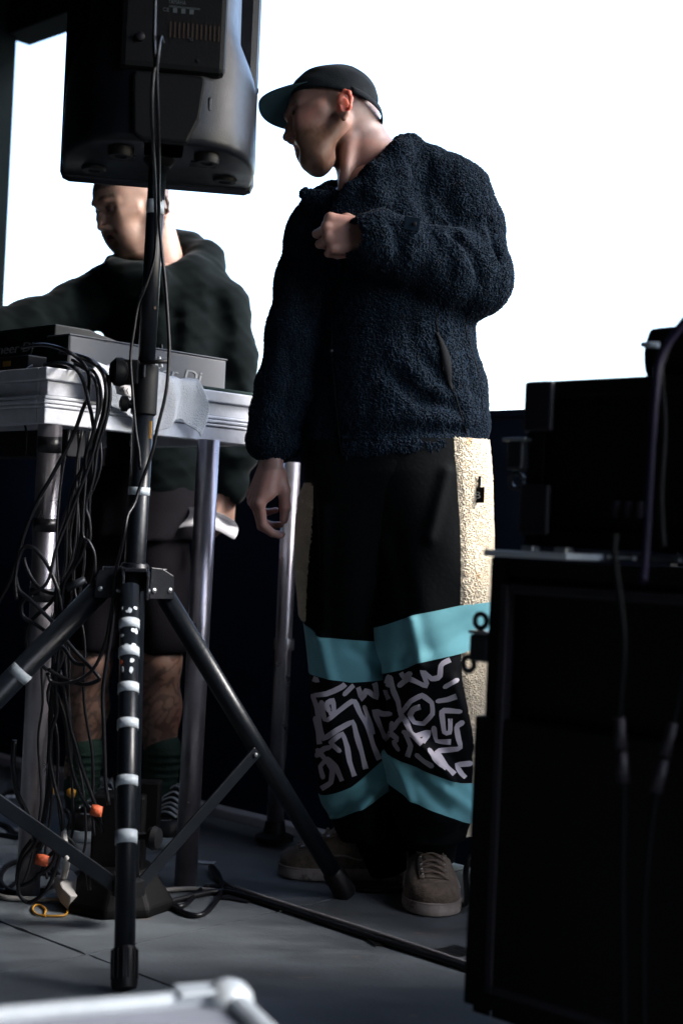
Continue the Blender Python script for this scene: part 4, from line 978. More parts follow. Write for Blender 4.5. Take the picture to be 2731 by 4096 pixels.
# ================================================================== the man in the fleece jacket
def build_man():
    root = empty('person', tuple(atz(1560, 3560, 0)), 'man standing in a dark curly fleece jacket, cap and patchwork trousers, looking left', 'person')
    J = lambda x, y, dy=0.0: at(x, y, 3.2 + dy)
    pieces = []
    # ---- head
    F = Vector((-.985, -.05, -.12)).normalized(); U0 = Vector((-.12, .34, .93)); U = (U0 - F * U0.dot(F)).normalized(); Sv = U.cross(F); 
    if Sv.y > 0: Sv = -Sv
    H = at(1335, 450, 3.2)
    S = Sculpt(0.0024); Lm = head(S, H, F, U, Sv)
    S.chain([at(1425, 500, 3.225), at(1447, 640, 3.225), at(1478, 800, 3.225)], [.054, .057, .074], .018)
    S.cap(at(1490, 600, 3.22), at(1620, 770, 3.22), .042, .07, .04)      # nape into the shoulder
    S.cap(at(1395, 560, 3.175), at(1372, 770, 3.15), .014, .013, .02)     # neck muscle
    pieces.append(S.build())
    # ---- the hand held at the chest, a loose fist
    S = Sculpt(0.0022)
    hand(S, at(1492, 955, 3.005), (-1, -.10, .06), (0.05, -1, 0.12), (0, 0, 1), 1.04, ((84, 80, 50), (70, 92, 50), (72, 92, 50), (80, 85, 50)),
         thumb=[(.02, .026, -.010), (.055, .042, -.026), (.082, .040, -.044), (.098, .024, -.052)], spread=1.0, wr=.027)
    pieces.append(S.build())
    # ---- the hanging hand
    S = Sculpt(0.0022)
    hand(S, at(1085, 1846, 3.17), (-.34, 0, -1), (-.90, -.43, .3), (.43, -.90, 0), 1.06, ((30, 38, 20), (36, 44, 24), (41, 48, 26), (46, 50, 28)),
         thumb=[(.018, .016, -.020), (.048, .026, -.040), (.078, .026, -.056), (.104, .022, -.066)], spread=.4)
    pieces.append(S.build())
    # ---- covered parts of the body
    S = Sculpt(0.010)
    S.tower([(at(1500, y, 3.2).z, at(x, y, 3.2), a, b) for y, x, a, b in ((800, 1540, .13, .08), (1000, 1580, .15, .10), (1400, 1580, .14, .10), (1800, 1590, .155, .11), (2050, 1590, .16, .10))])
    S.chain([J(1490, 780), J(1800, 830), J(1890, 1110, -.03), J(1600, 985, -.16), at(1470, 955, 3.005)], [.07, .06, .045, .036, .027], .03)
    S.chain([J(1490, 800), J(1290, 950), J(1180, 1330), J(1100, 1740, -.02), at(1087, 1830, 3.17)], [.07, .055, .042, .034, .026], .03)
    S.chain([J(1450, 2000, .02), J(1410, 2700, .04), at(1480, 3250, 3.34), at(1560, 3440, 3.37)], [.085, .06, .045, .04], .03)
    S.chain([J(1720, 2000, 0), J(1745, 2700, -.02), at(1730, 3250, 3.24), at(1728, 3440, 3.24)], [.085, .06, .045, .04], .03)
    pieces.append(S.build())
    H_ = np.array(H); Fn, Un, Sn = np.array(F), np.array(U), np.array(Sv)
    def tint(co):
        c = np.tile(np.array([.34, .185, .15]), (len(co), 1)); q_ = co - H_; f = q_ @ Fn; u = q_ @ Un; s = q_ @ Sn
        px = 1335 - f * 1778; py = 450 - u * 1778; near = np.linalg.norm(q_, axis=1) < .19
        nz = vnoise(co, 260, 3) * .5 + vnoise(co, 90, 4) * .5
        def blend(mask, col): c[:] = c * (1 - mask[:, None]) + np.array(col) * mask[:, None]
        beard = sstep(555, 610, py + nz * 14) * (1 - sstep(700, 760, py)) * (1 - sstep(1335, 1385, px + nz * 14)) * near
        blend(np.clip(beard * (.85 + .3 * nz), 0, 1), (.12, .062, .036))
        burn = sstep(1294, 1310, px + nz * 10) * (1 - sstep(1344, 1352, px)) * (1 - sstep(535, 580, py + nz * 14)) * (np.abs(s) > .04) * near; blend(burn * .8, (.10, .065, .055))
        temple = sstep(1205, 1255, px + nz * 12) * (1 - sstep(452, 480, py + nz * 10)) * near * (1 - sstep(1300, 1320, px)); blend(temple * .6, (.09, .06, .055))
        cheek = np.exp(-(((px - 1225) / 40) ** 2 + ((py - 540) / 32) ** 2)) * near * (np.abs(s) > .03); blend(cheek * .35, (.42, .15, .12))
        hair = sstep(1392, 1404, px) * (1 - sstep(575, 610, py + (px - 1400) * -.1 + nz * 10)) * near * (np.abs(s) > -1); blend(hair * .62, (.22, .17, .17))
        brow = ((np.abs(py - 450 - nz * 3) < 9) & (px < 1200) & (np.abs(s) > .012) & (np.abs(s) < .05)) * near; blend(brow * .75, (.12, .07, .05))
        lips = (np.abs(py - 603) < 15) * (px < 1192) * (np.abs(s) < .022) * near; blend(lips * .8, (.52, .22, .23))
        eye = ((np.linalg.norm(q_ - (np.array(Lm(1186, 486, .031)) - H_), axis=1) < .0122) | (np.linalg.norm(q_ - (np.array(Lm(1186, 486, -.031)) - H_), axis=1) < .0122)) & (px < 1180) & (np.abs(py - 487) < 9)
        blend(eye * .9, (.03, .02, .02))
        earm = ((px > 1335) & (px < 1402) & (py > 425) & (py < 565) & (np.abs(s) > .078)) * near; blend(earm * .75, (.70, .17, .11))  # ear tinted bright red, its back-lit glow put into the colour
        wr = co - np.array(at(1085, 1835, 3.17)); tat = (np.linalg.norm(wr, axis=1) < .045) & (vnoise(co, 120, 9) > .05); blend(tat * .3, (.10, .09, .08))
        return c
    body_mesh('body', pieces, tint, M['skin'], root)

    # ---- cap
    S = Sculpt(0.003); AX = (F, U, Sv)
    S.ell(Lm(1342, 414), AX, (.1005, .094, .085), .02); S.ell(Lm(1277, 398), AX, (.070, .062, .073), .02)
    S.ell(Lm(1336, 457), AX, (.099, .099, .079), .004, True)
    n_ = (U * -1 + F * 0.33).normalized(); S.cut(Lm(1333, 446), n_)
    S.ell(Lm(1519, 418), AX, (.03, .020, .020), .004, True)
    S.noise(0.0011, 55, 5)
    V, Fc = S.build(); cp_ = link('cap', np_mesh('cap', V, Fc), M['cap'], root)
    def brim_fn(a, b, lift=0.0):
        s = (a - .5) * 2; sw = .076 * s; ext = .074 * math.sqrt(max(0, 1 - (abs(s) ** 2.6))) * b + .004
        rootf = math.sqrt(max(0.0, 1 - (sw / .0945) ** 2)) * .094 - .004 - .016 * s ** 4
        f = rootf + ext; drop = .006 - .008 * s * s + .012 * s + .06 * (f - .05) - .10 * ext - 0.12 * ext * abs(s)
        q_ = Lm(1333, 398) ; return q_ + F * f + U * (drop + lift - .004) + Sv * sw
    def two(name, m, lift):
        return grid_mesh(name, [[list(brim_fn(a / 24, b / 8, lift)) for a in range(25)] for b in range(9)], m, cp_, thick=.0022, sub=1)
    two('brim', M['cap'], .0012); two('brim_lining', M['cap_under'], -.0014)
    band = []
    for k in range(25):
        a = math.radians(110 + 140 * k / 24); r_f, r_s = .1035, .0855
        band.append(Lm(1342, 446) + F * (math.cos(a) * r_f) + Sv * (math.sin(a) * r_s) + U * (.33 * math.cos(a) * r_f + .008))
    rows = [[list(p + U * z) for p in band] for z in (-.008, 0, .008)]
    grid_mesh('strap', rows, M['cap'], cp_, thick=.003)
    lathe('button', Lm(1320, 412) + U * .0945, U, [(.007, 0), (.006, .003), (.002, .004)], M['cap'], cp_, 12)
    for t_ in (-50, 0, 50, 130, 180, 230):          # panel seams of the cap
        a = math.radians(t_); ln = []
        for k in range(2, 10):
            e_ = math.radians(k * 9); ln.append(Lm(1342, 414) + (F * math.cos(a) * math.cos(e_) * .1002 + Sv * math.sin(a) * math.cos(e_) * .0848) + U * math.sin(e_) * .0938)
        tube('seam', ln, .0009, M['cap'], cp_, 5)

    # ---- jacket
    S = Sculpt(0.005)
    rows = [(760, 1430, 1700, .07), (820, 1370, 1790, .105), (900, 1310, 1850, .135), (1000, 1285, 1880, .145), (1200, 1275, 1888, .145), (1380, 1262, 1900, .145), (1500, 1255, 1938, .150), (1620, 1240, 1948, .155), (1690, 1222, 1962, .158), (1745, 1215, 1950, .150), (1775, 1206, 1962, .155), (1840, 1208, 1962, .152), (1880, 1212, 1960, .15)]
    S.tower([(at((a + b) / 2, y, 3.2).z, J((a + b) / 2, y), (b - a) / 2 / FP * 3.2, dp) for y, a, b, dp in rows], .02)
    S.chain([J(1530, 790, .01), J(1690, 745, .02), J(1808, 790, .01)], [.085, .082, .080], .05)
    S.chain([J(1808, 795, .01), J(1862, 905, 0), J(1892, 1110, -.05)], [.083, .079, .078], .03)
    S.chain([J(1892, 1115, -.05), J(1760, 1060, -.12), J(1600, 1000, -.17), J(1500, 965, -.195), at(1455, 958, 3.0)], [.078, .076, .060, .049, .047], .035)
    S.ell(J(1530, 900, -.17), ((1, 0, 0), (0, 1, 0), (0, 0, 1)), (.04, .035, .03), .02)
    S.chain([J(1480, 830, .0), J(1330, 900, .0), J(1275, 960, .0)], [.085, .075, .070], .05)
    S.chain([J(1275, 965, 0), J(1215, 1130, 0), J(1180, 1330, -.01), J(1130, 1560, -.02), J(1098, 1700, -.02)], [.070, .062, .060, .056, .054], .03)
    S.ell(J(1092, 1765, -.025), ((1, 0, 0), (0, 1, 0), (0, 0, 1)), (.061, .055, .050), .015)
    S.ell(J(1100, 1660, -.02), ((1, 0, 0), (0, 1, 0), (0, 0, 1)), (.056, .055, .045), .02)
    S.ell(at(1083, 1870, 3.17), ((1, 0, 0), (0, 1, 0), (0, 0, 1)), (.030, .03, .035), .006, True)
    S.ell(at(1418, 955, 2.98), ((1, 0, 0), (0, 1, 0), (0, 0, 1)), (.034, .034, .034), .006, True)
    S.chain([J(1420, 640, .0), J(1430, 760, -.01)], [.062, .072], .01, True)
    # folds: soft grooves
    def g(pts, dY, r=.014, k=.022):
        Yl = dY if hasattr(dY, '__len__') else [dY] * len(pts); S.chain([at(x, y, d) for (x, y), d in zip(pts, Yl)], [r] * len(pts), k, True)
    g([(1560, 880), (1600, 960), (1608, 1060)], 2.958, .012, .02); g([(1640, 920), (1690, 1000), (1700, 1100)], [2.955, 2.95, 2.96], .013)
    g([(1735, 930), (1800, 1020), (1830, 1150)], [2.99, 2.975, 3.0], .014); g([(1820, 950), (1890, 1010), (1925, 1120)], [3.03, 3.03, 3.05], .012)
    g([(1700, 920), (1800, 870), (1920, 880)], [3.06, 3.075, 3.09], .015); g([(1960, 900), (1975, 1000), (1960, 1120)], [3.12, 3.10, 3.10], .010)
    g([(1640, 1290), (1690, 1420), (1800, 1540)], [3.04, 3.045, 3.06], .013); g([(1560, 1480), (1680, 1590), (1850, 1640)], [3.045, 3.045, 3.07], .014)
    g([(1840, 1270), (1880, 1400), (1900, 1560)], [3.09, 3.09, 3.11], .010); g([(1185, 1010), (1210, 1160), (1250, 1320)], [3.125, 3.13, 3.125], .010)
    g([(1290, 880), (1262, 1020), (1275, 1200)], [3.10, 3.10, 3.08], .012); g([(1720, 640), (1700, 780), (1760, 930)], [3.12, 3.09, 3.08], .016)
    g([(1150, 1400), (1170, 1520), (1130, 1620)], [3.12, 3.11, 3.12], .010); g([(1210, 1735), (1500, 1745), (1700, 1730), (1960, 1722)], [3.11, 3.03, 3.03, 3.12], .012)
    # collar: thick turned flap round the neck
    S.chain([J(1352, 850, -.135), J(1420, 775, -.13), J(1500, 705, -.115), J(1590, 625, -.075), J(1643, 583, -.02), J(1618, 588, .05), J(1520, 640, .10), J(1400, 730, .11), J(1320, 765, .08)], [.020, .023, .026, .026, .024, .022, .022, .020, .018], .02)
    S.chain([J(1375, 890, -.14), J(1500, 790, -.135), J(1590, 710, -.10)], [.026, .028, .026], .02)
    S.chain([J(1322, 762, .07), J(1285, 800, .02), J(1320, 850, -.06), J(1352, 880, -.12)], [.018, .018, .018, .02], .02)
    S.chain([J(1222, 780, -.08), J(1290, 815, -.08), J(1370, 868, -.11)], [.010, .024, .030], .012)
    S.ell(J(1270, 800, -.08), ((.85, 0, -.5), (0, 1, 0), (.5, 0, .85)), (.038, .014, .014), .02)
    n2 = (at(1960, 1800, 3.2) - at(1206, 1862, 3.2)).normalized(); nn = Vector((n2.z, 0, -n2.x)); S.cut(at(1206, 1862, 3.2), nn)
    S.noise(0.0022, 26, 11, (1, 1, .5)); S.noise(0.0009, 120, 12)
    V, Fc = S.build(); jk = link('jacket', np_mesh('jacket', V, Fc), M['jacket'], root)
    pv, pn = surf_points(jk, 76000); pile('fleece_pile', pv, pn, .0027, M['jacket'], jk)
    T = bvh_of(jk)
    # pocket opening with smooth lining, zip and seams
    lw = lambda t: (1742 + 70 * t + 8 * math.sin(t * 5), 1330 + 235 * t)
    rows = []
    for i in range(16):
        t = i / 15; x, y = lw(t); wd = 14 * math.sin(math.pi * min(1, max(.04, t))) + 3; r = [on_cloth(T, x - wd + wd * j, y, .0045) for j in (0, 1, 2)]
        if all(r): rows.append([list(p) for p in r])
    grid_mesh('pocket_lining', rows, M['shorts'] if False else mat('lining', (.004, .005, .0065), .85, spec=.1, bump=.1, bscale=200), jk, thick=.0015)
    def seam(nm, pts, r, m, lift=.004):
        ps = [on_cloth(T, v.x, v.y, lift) for v in catmull([Vector((x, y, 0)) for x, y in pts], 7)]; ps = [p for p in ps if p]
        return tube(nm, ps, r, m, jk, 7)
    zp = seam('zip', [(1362, 900), (1375, 1060), (1340, 1200), (1330, 1400), (1345, 1600), (1370, 1840)], .0022, M['velour'])
    seam('seam', [(1742, 1250), (1750, 1330), (1812, 1560), (1860, 1720), (1875, 1790)], .0022, M['velour'], .001)
    seam('seam', [(1868, 1260), (1860, 1320), (1890, 1420), (1920, 1540), (1930, 1680)], .0018, M['velour'], .001)
    p = on_cloth(T, 1331, 1405, .006)
    if p: lathe('zip_puller', p, (0, -1, 0), [(.004, 0), (.004, .002), (.002, .003)], M['latch'], zp, 10)
    p = on_cloth(T, 1640, 905, .008)
    if p: box('cuff_tab', p, (.034, .004, .030), M['jacket'], jk, (Vector((1, 0, -.12)).normalized(), Vector((0, 1, 0)), Vector((.12, 0, 1)).normalized()), .0015); box('tab_hole', p + Vector((.006, -.0035, 0)), (.007, .003, .007), M['rubber'], jk, None, .001)

    # ---- trousers
    tr = empty('trousers', (0, 0, 0)); tr.parent = root; tr.location = -Vector(root.location)
    def interp(px, pts): return float(np.interp(px, [p[0] for p in pts], [p[1] for p in pts]))
    def mk(rows, fold):
        ys = [r[0] for r in rows]
        def X(py, th):
            xl = np.interp(py, ys, [r[1] for r in rows]); xr = np.interp(py, ys, [r[2] for r in rows]); return (xl + xr) / 2 + (xr - xl) / 2 * math.cos(th) * (1 + .06 * math.sin(th) ** 2)
        def LP(py, th, lift=0.0):
            dyc = np.interp(py, ys, [r[3] for r in rows]); hd = np.interp(py, ys, [r[4] for r in rows]); b = at(X(py, th), py, 3.2 + dyc)
            f = fold(py, th) + lift
            return b + Vector((math.cos(th) * f, math.sin(th) * (hd + f), 0))
        return X, LP
    def foldL(py, th):
        a = .004 * math.sin(th * 3 + py * .006) + .003 * math.sin(th * 5 - py * .011)
        b = .010 * math.exp(-((py - 3080 - 60 * math.cos(th)) / 60) ** 2) * math.sin(th * 2.2 + 1.0)
        cdr = -.010 * math.exp(-((py - 2960 - (math.cos(th)) * 190) / 34) ** 2) - .007 * math.exp(-((py - 2540 + (math.cos(th)) * 120) / 40) ** 2)
        return a * min(1, max(.2, (py - 1800) / 600)) + b + cdr
    def foldR(py, th):
        return .004 * math.sin(th * 3 + py * .005 + 1) + .003 * math.sin(th * 5 - py * .009) - .010 * math.exp(-((py - 3120 + 150 * math.cos(th)) / 40) ** 2) - .012 * math.exp(-((th + 2.25 - (py - 2300) * .0009) / .16) ** 2) * (py < 2700) * min(1, max(0, (py - 1950) / 250))
    legR = [(1760, 1225, 1860, .0, .15), (1900, 1214, 1860, .0, .15), (2100, 1206, 1780, .015, .14), (2300, 1204, 1680, .03, .125), (2480, 1208, 1620, .04, .115), (2690, 1226, 1600, .045, .11), (2900, 1252, 1590, .06, .105), (3160, 1282, 1572, .08, .10), (3260, 1304, 1566, .09, .098), (3330, 1330, 1560, .095, .09), (3380, 1345, 1556, .10, .085)]
    legL = [(1760, 1330, 1950, .0, .15), (1900, 1340, 1962, -.005, .15), (2100, 1400, 1966, -.01, .14), (2300, 1482, 1958, -.02, .13), (2500, 1492, 1954, -.025, .125), (2700, 1526, 1962, -.03, .12), (2900, 1548, 1934, -.02, .112), (3000, 1558, 1926, -.015, .11), (3130, 1552, 1915, 0, .11), (3250, 1556, 1905, .01, .105), (3330, 1590, 1885, .02, .095), (3370, 1600, 1870, .02, .09)]
    def creases(px, py, segs):
        t_ = 0
        for x0, y0, x1, y1, am, wd in segs:
            dx, dy = x1 - x0, y1 - y0; L2 = dx * dx + dy * dy; t = ((px - x0) * dx + (py - y0) * dy) / L2; tc_ = min(1, max(0, t))
            d2 = (px - x0 - tc_ * dx) ** 2 + (py - y0 - tc_ * dy) ** 2; t_ += am * math.exp(-d2 / (wd * wd))
        return t_
    SL = [(1765, 1900, 1700, 2150, .010, 24), (1640, 2470, 1668, 2640, .011, 22), (1720, 2590, 1950, 2480, -.009, 30), (1600, 2640, 1560, 2980, -.012, 26), (1620, 2880, 1790, 3090, .014, 17), (1650, 2840, 1830, 3020, -.008, 26),
          (1572, 3005, 1640, 3170, .012, 15), (1640, 3070, 1760, 3195, -.014, 26), (1760, 3120, 1890, 3235, .012, 24), (1790, 2700, 1870, 2960, .007, 22), (1560, 2150, 1620, 2420, -.008, 40), (1840, 3290, 1700, 3330, -.01, 18)]
    SR = [(1232, 1950, 1262, 2480, -.016, 24), (1300, 2050, 1292, 2530, .011, 24), (1292, 2545, 1335, 2720, .010, 20), (1400, 2580, 1530, 2660, -.008, 30), (1430, 2780, 1560, 2930, -.012, 30), (1300, 2760, 1380, 3050, .009, 26),
          (1330, 3235, 1480, 3130, -.011, 22), (1440, 3195, 1556, 3075, .013, 15), (1400, 3290, 1500, 3220, .010, 20)]
    fL0, fR0 = foldL, foldR
    segs_of = {}
    XR, PR0 = mk(legR, fR0); XL, PL0 = mk(legL, fL0)
    def PR(py, th, lift=0.0): return PR0(py, th, lift + (creases(XR(py, th), py, SR) if math.sin(th) < .15 else 0))
    def PL(py, th, lift=0.0): return PL0(py, th, lift + (creases(XL(py, th), py, SL) if math.sin(th) < .15 else 0))
    full = [2 * math.pi * k / 150 for k in range(150)]
    A1 = [(1207, 2487), (1300, 2538), (1500, 2553), (1620, 2545)]; A2 = [(1222, 2682), (1400, 2712), (1530, 2705), (1620, 2690)]
    A3 = [(1283, 3172), (1400, 3122), (1500, 3050), (1572, 2990)]; A4 = [(1305, 3268), (1440, 3205), (1575, 3128)]
    B1 = [(1480, 2530), (1500, 2508), (1650, 2447), (1830, 2412), (1955, 2400)]; B2 = [(1500, 2700), (1530, 2690), (1660, 2635), (1825, 2598), (1962, 2560)]
    B3 = [(1556, 2996), (1600, 3030), (1700, 3062), (1830, 3105), (1930, 3122)]; B4 = [(1553, 3126), (1620, 3165), (1700, 3200), (1800, 3240), (1905, 3290)]
    def bnd(X, pts):                       # border as photo height for an angle: fixed point, because X depends on the height
        def f(th):
            y = pts[0][1]
            for _ in range(4): y = interp(X(y, th), pts)
            return y
        return f
    a1, a2, a3, a4 = (bnd(XR, p) for p in (A1, A2, A3, A4)); b1, b2, b3, b4 = (bnd(XL, p) for p in (B1, B2, B3, B4))
    inset = lambda f, th: .006 * max(0, (f - .55) / .45)
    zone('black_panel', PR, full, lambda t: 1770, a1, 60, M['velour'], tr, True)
    zone('teal_band', PR, full, a1, a2, 24, M['teal'], tr, True, lambda f, th: .0018)
    pr_ = zone('print_panel', PR, full, a2, a3, 50, M['print_black'], tr, True)
    zone('teal_band', PR, full, a3, a4, 20, M['teal'], tr, True, lambda f, th: .0018)
    zone('hem_panel', PR, full, a4, lambda t: 3350, 8, M['velour'], tr, True, lambda f, th: -.012 * f)
    # leg with the cream stripe: stripe between the angles tc (front) and te (back)
    def tc(py):
        xb = np.interp(py, [1760, 1780, 2100, 2400, 2700, 3000, 3110, 3250, 3370], [1792, 1796, 1820, 1828, 1828, 1872, 1886, 1890, 1850])
        lo, hi = -math.pi / 2 - .3, 0.0
        for _ in range(18):
            md = (lo + hi) / 2
            if XL(py, md) < xb: lo = md
            else: hi = md
        return (lo + hi) / 2
    te_ = 0.9
    def panel(nm, y0, y1, n, m, parent=tr, lift=0.0, side=False, nt_=120):
        """the cloth round the leg except the stripe, or the stripe itself"""
        rows = []
        for i in range(n + 1):
            r = []
            for j in range(nt_ + 1):
                # iterate: the border heights depend on the angle, the angle range on the height
                f = i / n; yy = (y0(-1.2) + y1(-1.2)) / 2
                for _ in range(3):
                    c0 = tc(yy); th = (te_ + (2 * math.pi + c0 - te_) * j / nt_) if not side else (c0 + (te_ - c0) * j / nt_)
                    thn = th if side else th
                    yy = y0(thn) + (y1(thn) - y0(thn)) * f
                lf = lift
                if side:
                    u_ = j / nt_; lf = .010 * math.sin(math.pi * u_) ** .35 - .001
                    if yy < 2420: lf += -.020 * math.exp(-((u_ - .50) / .08) ** 2) * min(1, (2420 - yy) / 120)
                    lf += .0018 * noise.noise(Vector((u_ * 26, yy * .045, 0)))
                r.append(list(PL(yy, thn, lf)))
            rows.append(r)
        return grid_mesh(nm, rows, m, parent)
    c_ = lambda v: (lambda th: v)
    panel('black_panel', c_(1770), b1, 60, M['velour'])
    st1 = panel('fleece_stripe', c_(1768), b1, 60, M['cream'], side=True, nt_=24)
    zone('teal_band', PL, full, b1, b2, 24, M['teal'], tr, True, lambda f, th: .0035 + .008 * max(0, math.cos(th)) ** 2)
    pl_ = panel('print_panel', b2, b3, 50, M['print_black'])
    panel('fleece_stripe', b2, c_(3330), 60, M['cream'], side=True, nt_=24)
    panel('teal_band', b3, b4, 20, M['teal'], lift=.002)
    panel('hem_panel', b4, c_(3345), 8, M['velour'])
    # the cream stripe of the far side, peeping out at the left
    rows = []
    for i in range(50):
        y = 1930 + 552 * i / 49; r = []
        for j in range(13):
            th = math.pi - .75 + 1.15 * j / 12; r.append(list(PR(y, th, (.0105 * math.sin(math.pi * j / 12) ** .4) * min(1, i / 5, (49 - i) / 2 + .3) - .001 + .001 * noise.noise(Vector((j * .8, y * .05, 3))))))
        rows.append(r)
    sf = grid_mesh('fleece_stripe', rows, M['cream'], tr)
    for k_, o in enumerate([c for c in tr.children if c.name.startswith('fleece_stripe')]):
        pv, pn = surf_points(o, 110000, k_); pile('fleece_pile', pv, pn, .0023, M['cream'], o)
    # printed line work: loose hooks, spirals and zigzags
    Z = lambda pts: [(1050 + x / 1.568, 2300 + y / 1.568) for x, y in pts]
    R_ = [[(300, 640), (350, 660), (395, 625)], [(325, 755), (400, 745), (500, 700), (545, 655)], [(318, 760), (345, 830), (360, 930), (385, 1025), (470, 970), (565, 920), (590, 1010), (620, 1110), (645, 1215)],
          [(415, 848), (400, 808), (440, 785), (448, 858), (430, 868)], [(372, 800), (380, 860), (400, 915), (480, 850), (570, 785), (610, 870), (660, 950), (690, 1060), (735, 1170)],
          [(515, 745), (560, 700), (590, 680), (625, 775), (650, 720), (715, 770), (705, 690), (690, 655)], [(480, 1100), (430, 1050), (500, 995), (530, 1080), (545, 1170), (575, 1260)],
          [(350, 1100), (400, 1160), (440, 1220), (430, 1300), (370, 1340)], [(380, 1265), (365, 1200), (410, 1150), (460, 1200), (500, 1290)], [(335, 900), (350, 980), (360, 1060)], [(345, 1130), (385, 1090), (420, 1080)],
          [(800, 870), (750, 870), (700, 850), (740, 960), (770, 1030), (810, 970), (812, 930)], [(770, 730), (785, 700), (800, 650)], [(820, 960), (850, 920), (870, 900)], [(815, 1000), (850, 1030), (825, 1050), (850, 1095)], [(640, 830), (690, 1000)]]
    L_ = [[(805, 645), (820, 720), (850, 790), (865, 870), (900, 830), (930, 790), (1000, 755), (1060, 800), (1065, 870), (1010, 930), (950, 925), (925, 880), (945, 840), (990, 825)],
          [(865, 870), (900, 920), (930, 990), (1000, 1060)], [(850, 580), (885, 640), (925, 620)], [(860, 690), (920, 650), (1035, 700), (1000, 600), (1060, 650), (1110, 640), (1120, 560), (1210, 515)],
          [(1145, 700), (1180, 680), (1215, 660)], [(1100, 790), (1160, 780), (1215, 760)], [(1235, 855), (1125, 850), (1130, 930), (1140, 990), (1175, 985), (1175, 900)],
          [(1250, 925), (1215, 950), (1225, 1020), (1240, 1085), (1160, 1095), (1090, 1110), (1150, 1200), (1200, 1250)], [(890, 985), (960, 1010), (1045, 985), (1000, 1050)], [(900, 1000), (930, 1070), (910, 1140)],
          [(1045, 1100), (1090, 1160), (1150, 1215)], [(970, 1130), (1010, 1165), (1060, 1195)], [(1300, 1180), (1215, 1190), (1240, 1240), (1270, 1270)], [(960, 545), (1020, 530), (1025, 500)], [(1090, 510), (1130, 490)], [(1075, 960), (1090, 1040), (1180, 1045)], [(790, 640), (765, 720), (790, 780)]]
    TR, TL2 = bvh_of(pr_, *[c for c in tr.children if c is not pr_]), None
    TP_ = bvh_of(pr_, pl_)
    for l in R_ + L_: strokes('line_print', (TP_, TR), [Z(l)], 20, M['print_ink'], tr)
    # pocket tag on the stripe
    T2 = bvh_of(*[c for c in tr.children if c.name.startswith('fleece')])
    p = on_cloth(T2, 1906, 1980, .006)
    if p:
        tgx = Vector((.8, -.58, .02)).normalized()
        lb = box('pocket_tag', p, (.026, .003, .034), M['print_black'], tr, (tgx, UP.cross(tgx).normalized(), UP), .0008)
        text('lettering', 'B', p - tgx * .009 - UP * .008 + Vector((-.58, -.8, 0)) * .002, tgx, UP, .022, M['letter'], lb, width=.013)
        box('zip_cord', p + UP * .026, (.006, .004, .03), M['rubber'], lb, None, .001)
    for (x, y, dy, x2) in ((1728, 3440, .04, 1728), (1562, 3470, .17, 1470)):
        tube('sock', [at(x, y, 3.2 + dy), at(x2, 3200, 3.2 + dy * .8)], [.052, .07], M['velour'], root, 20)
    # ---- boots
    for nm, toe, Fd, lab in (('boot', atz(1738, 3672, 0), (.03, -1, 0), 'brown boot pointing at the camera'), ('boot', atz(1112, 3500, 0), (-1, -.04, 0), 'brown boot seen from its side')):
        b = empty(nm, (0, 0, 0)); b.parent = root; b.location = -Vector(root.location); b['label'] = lab
        shoe(b, nm, toe, Fd, 0.305, 1.32 if Fd[1] < -.5 else 1.15, shaft=.18)
    return root
man = build_man()

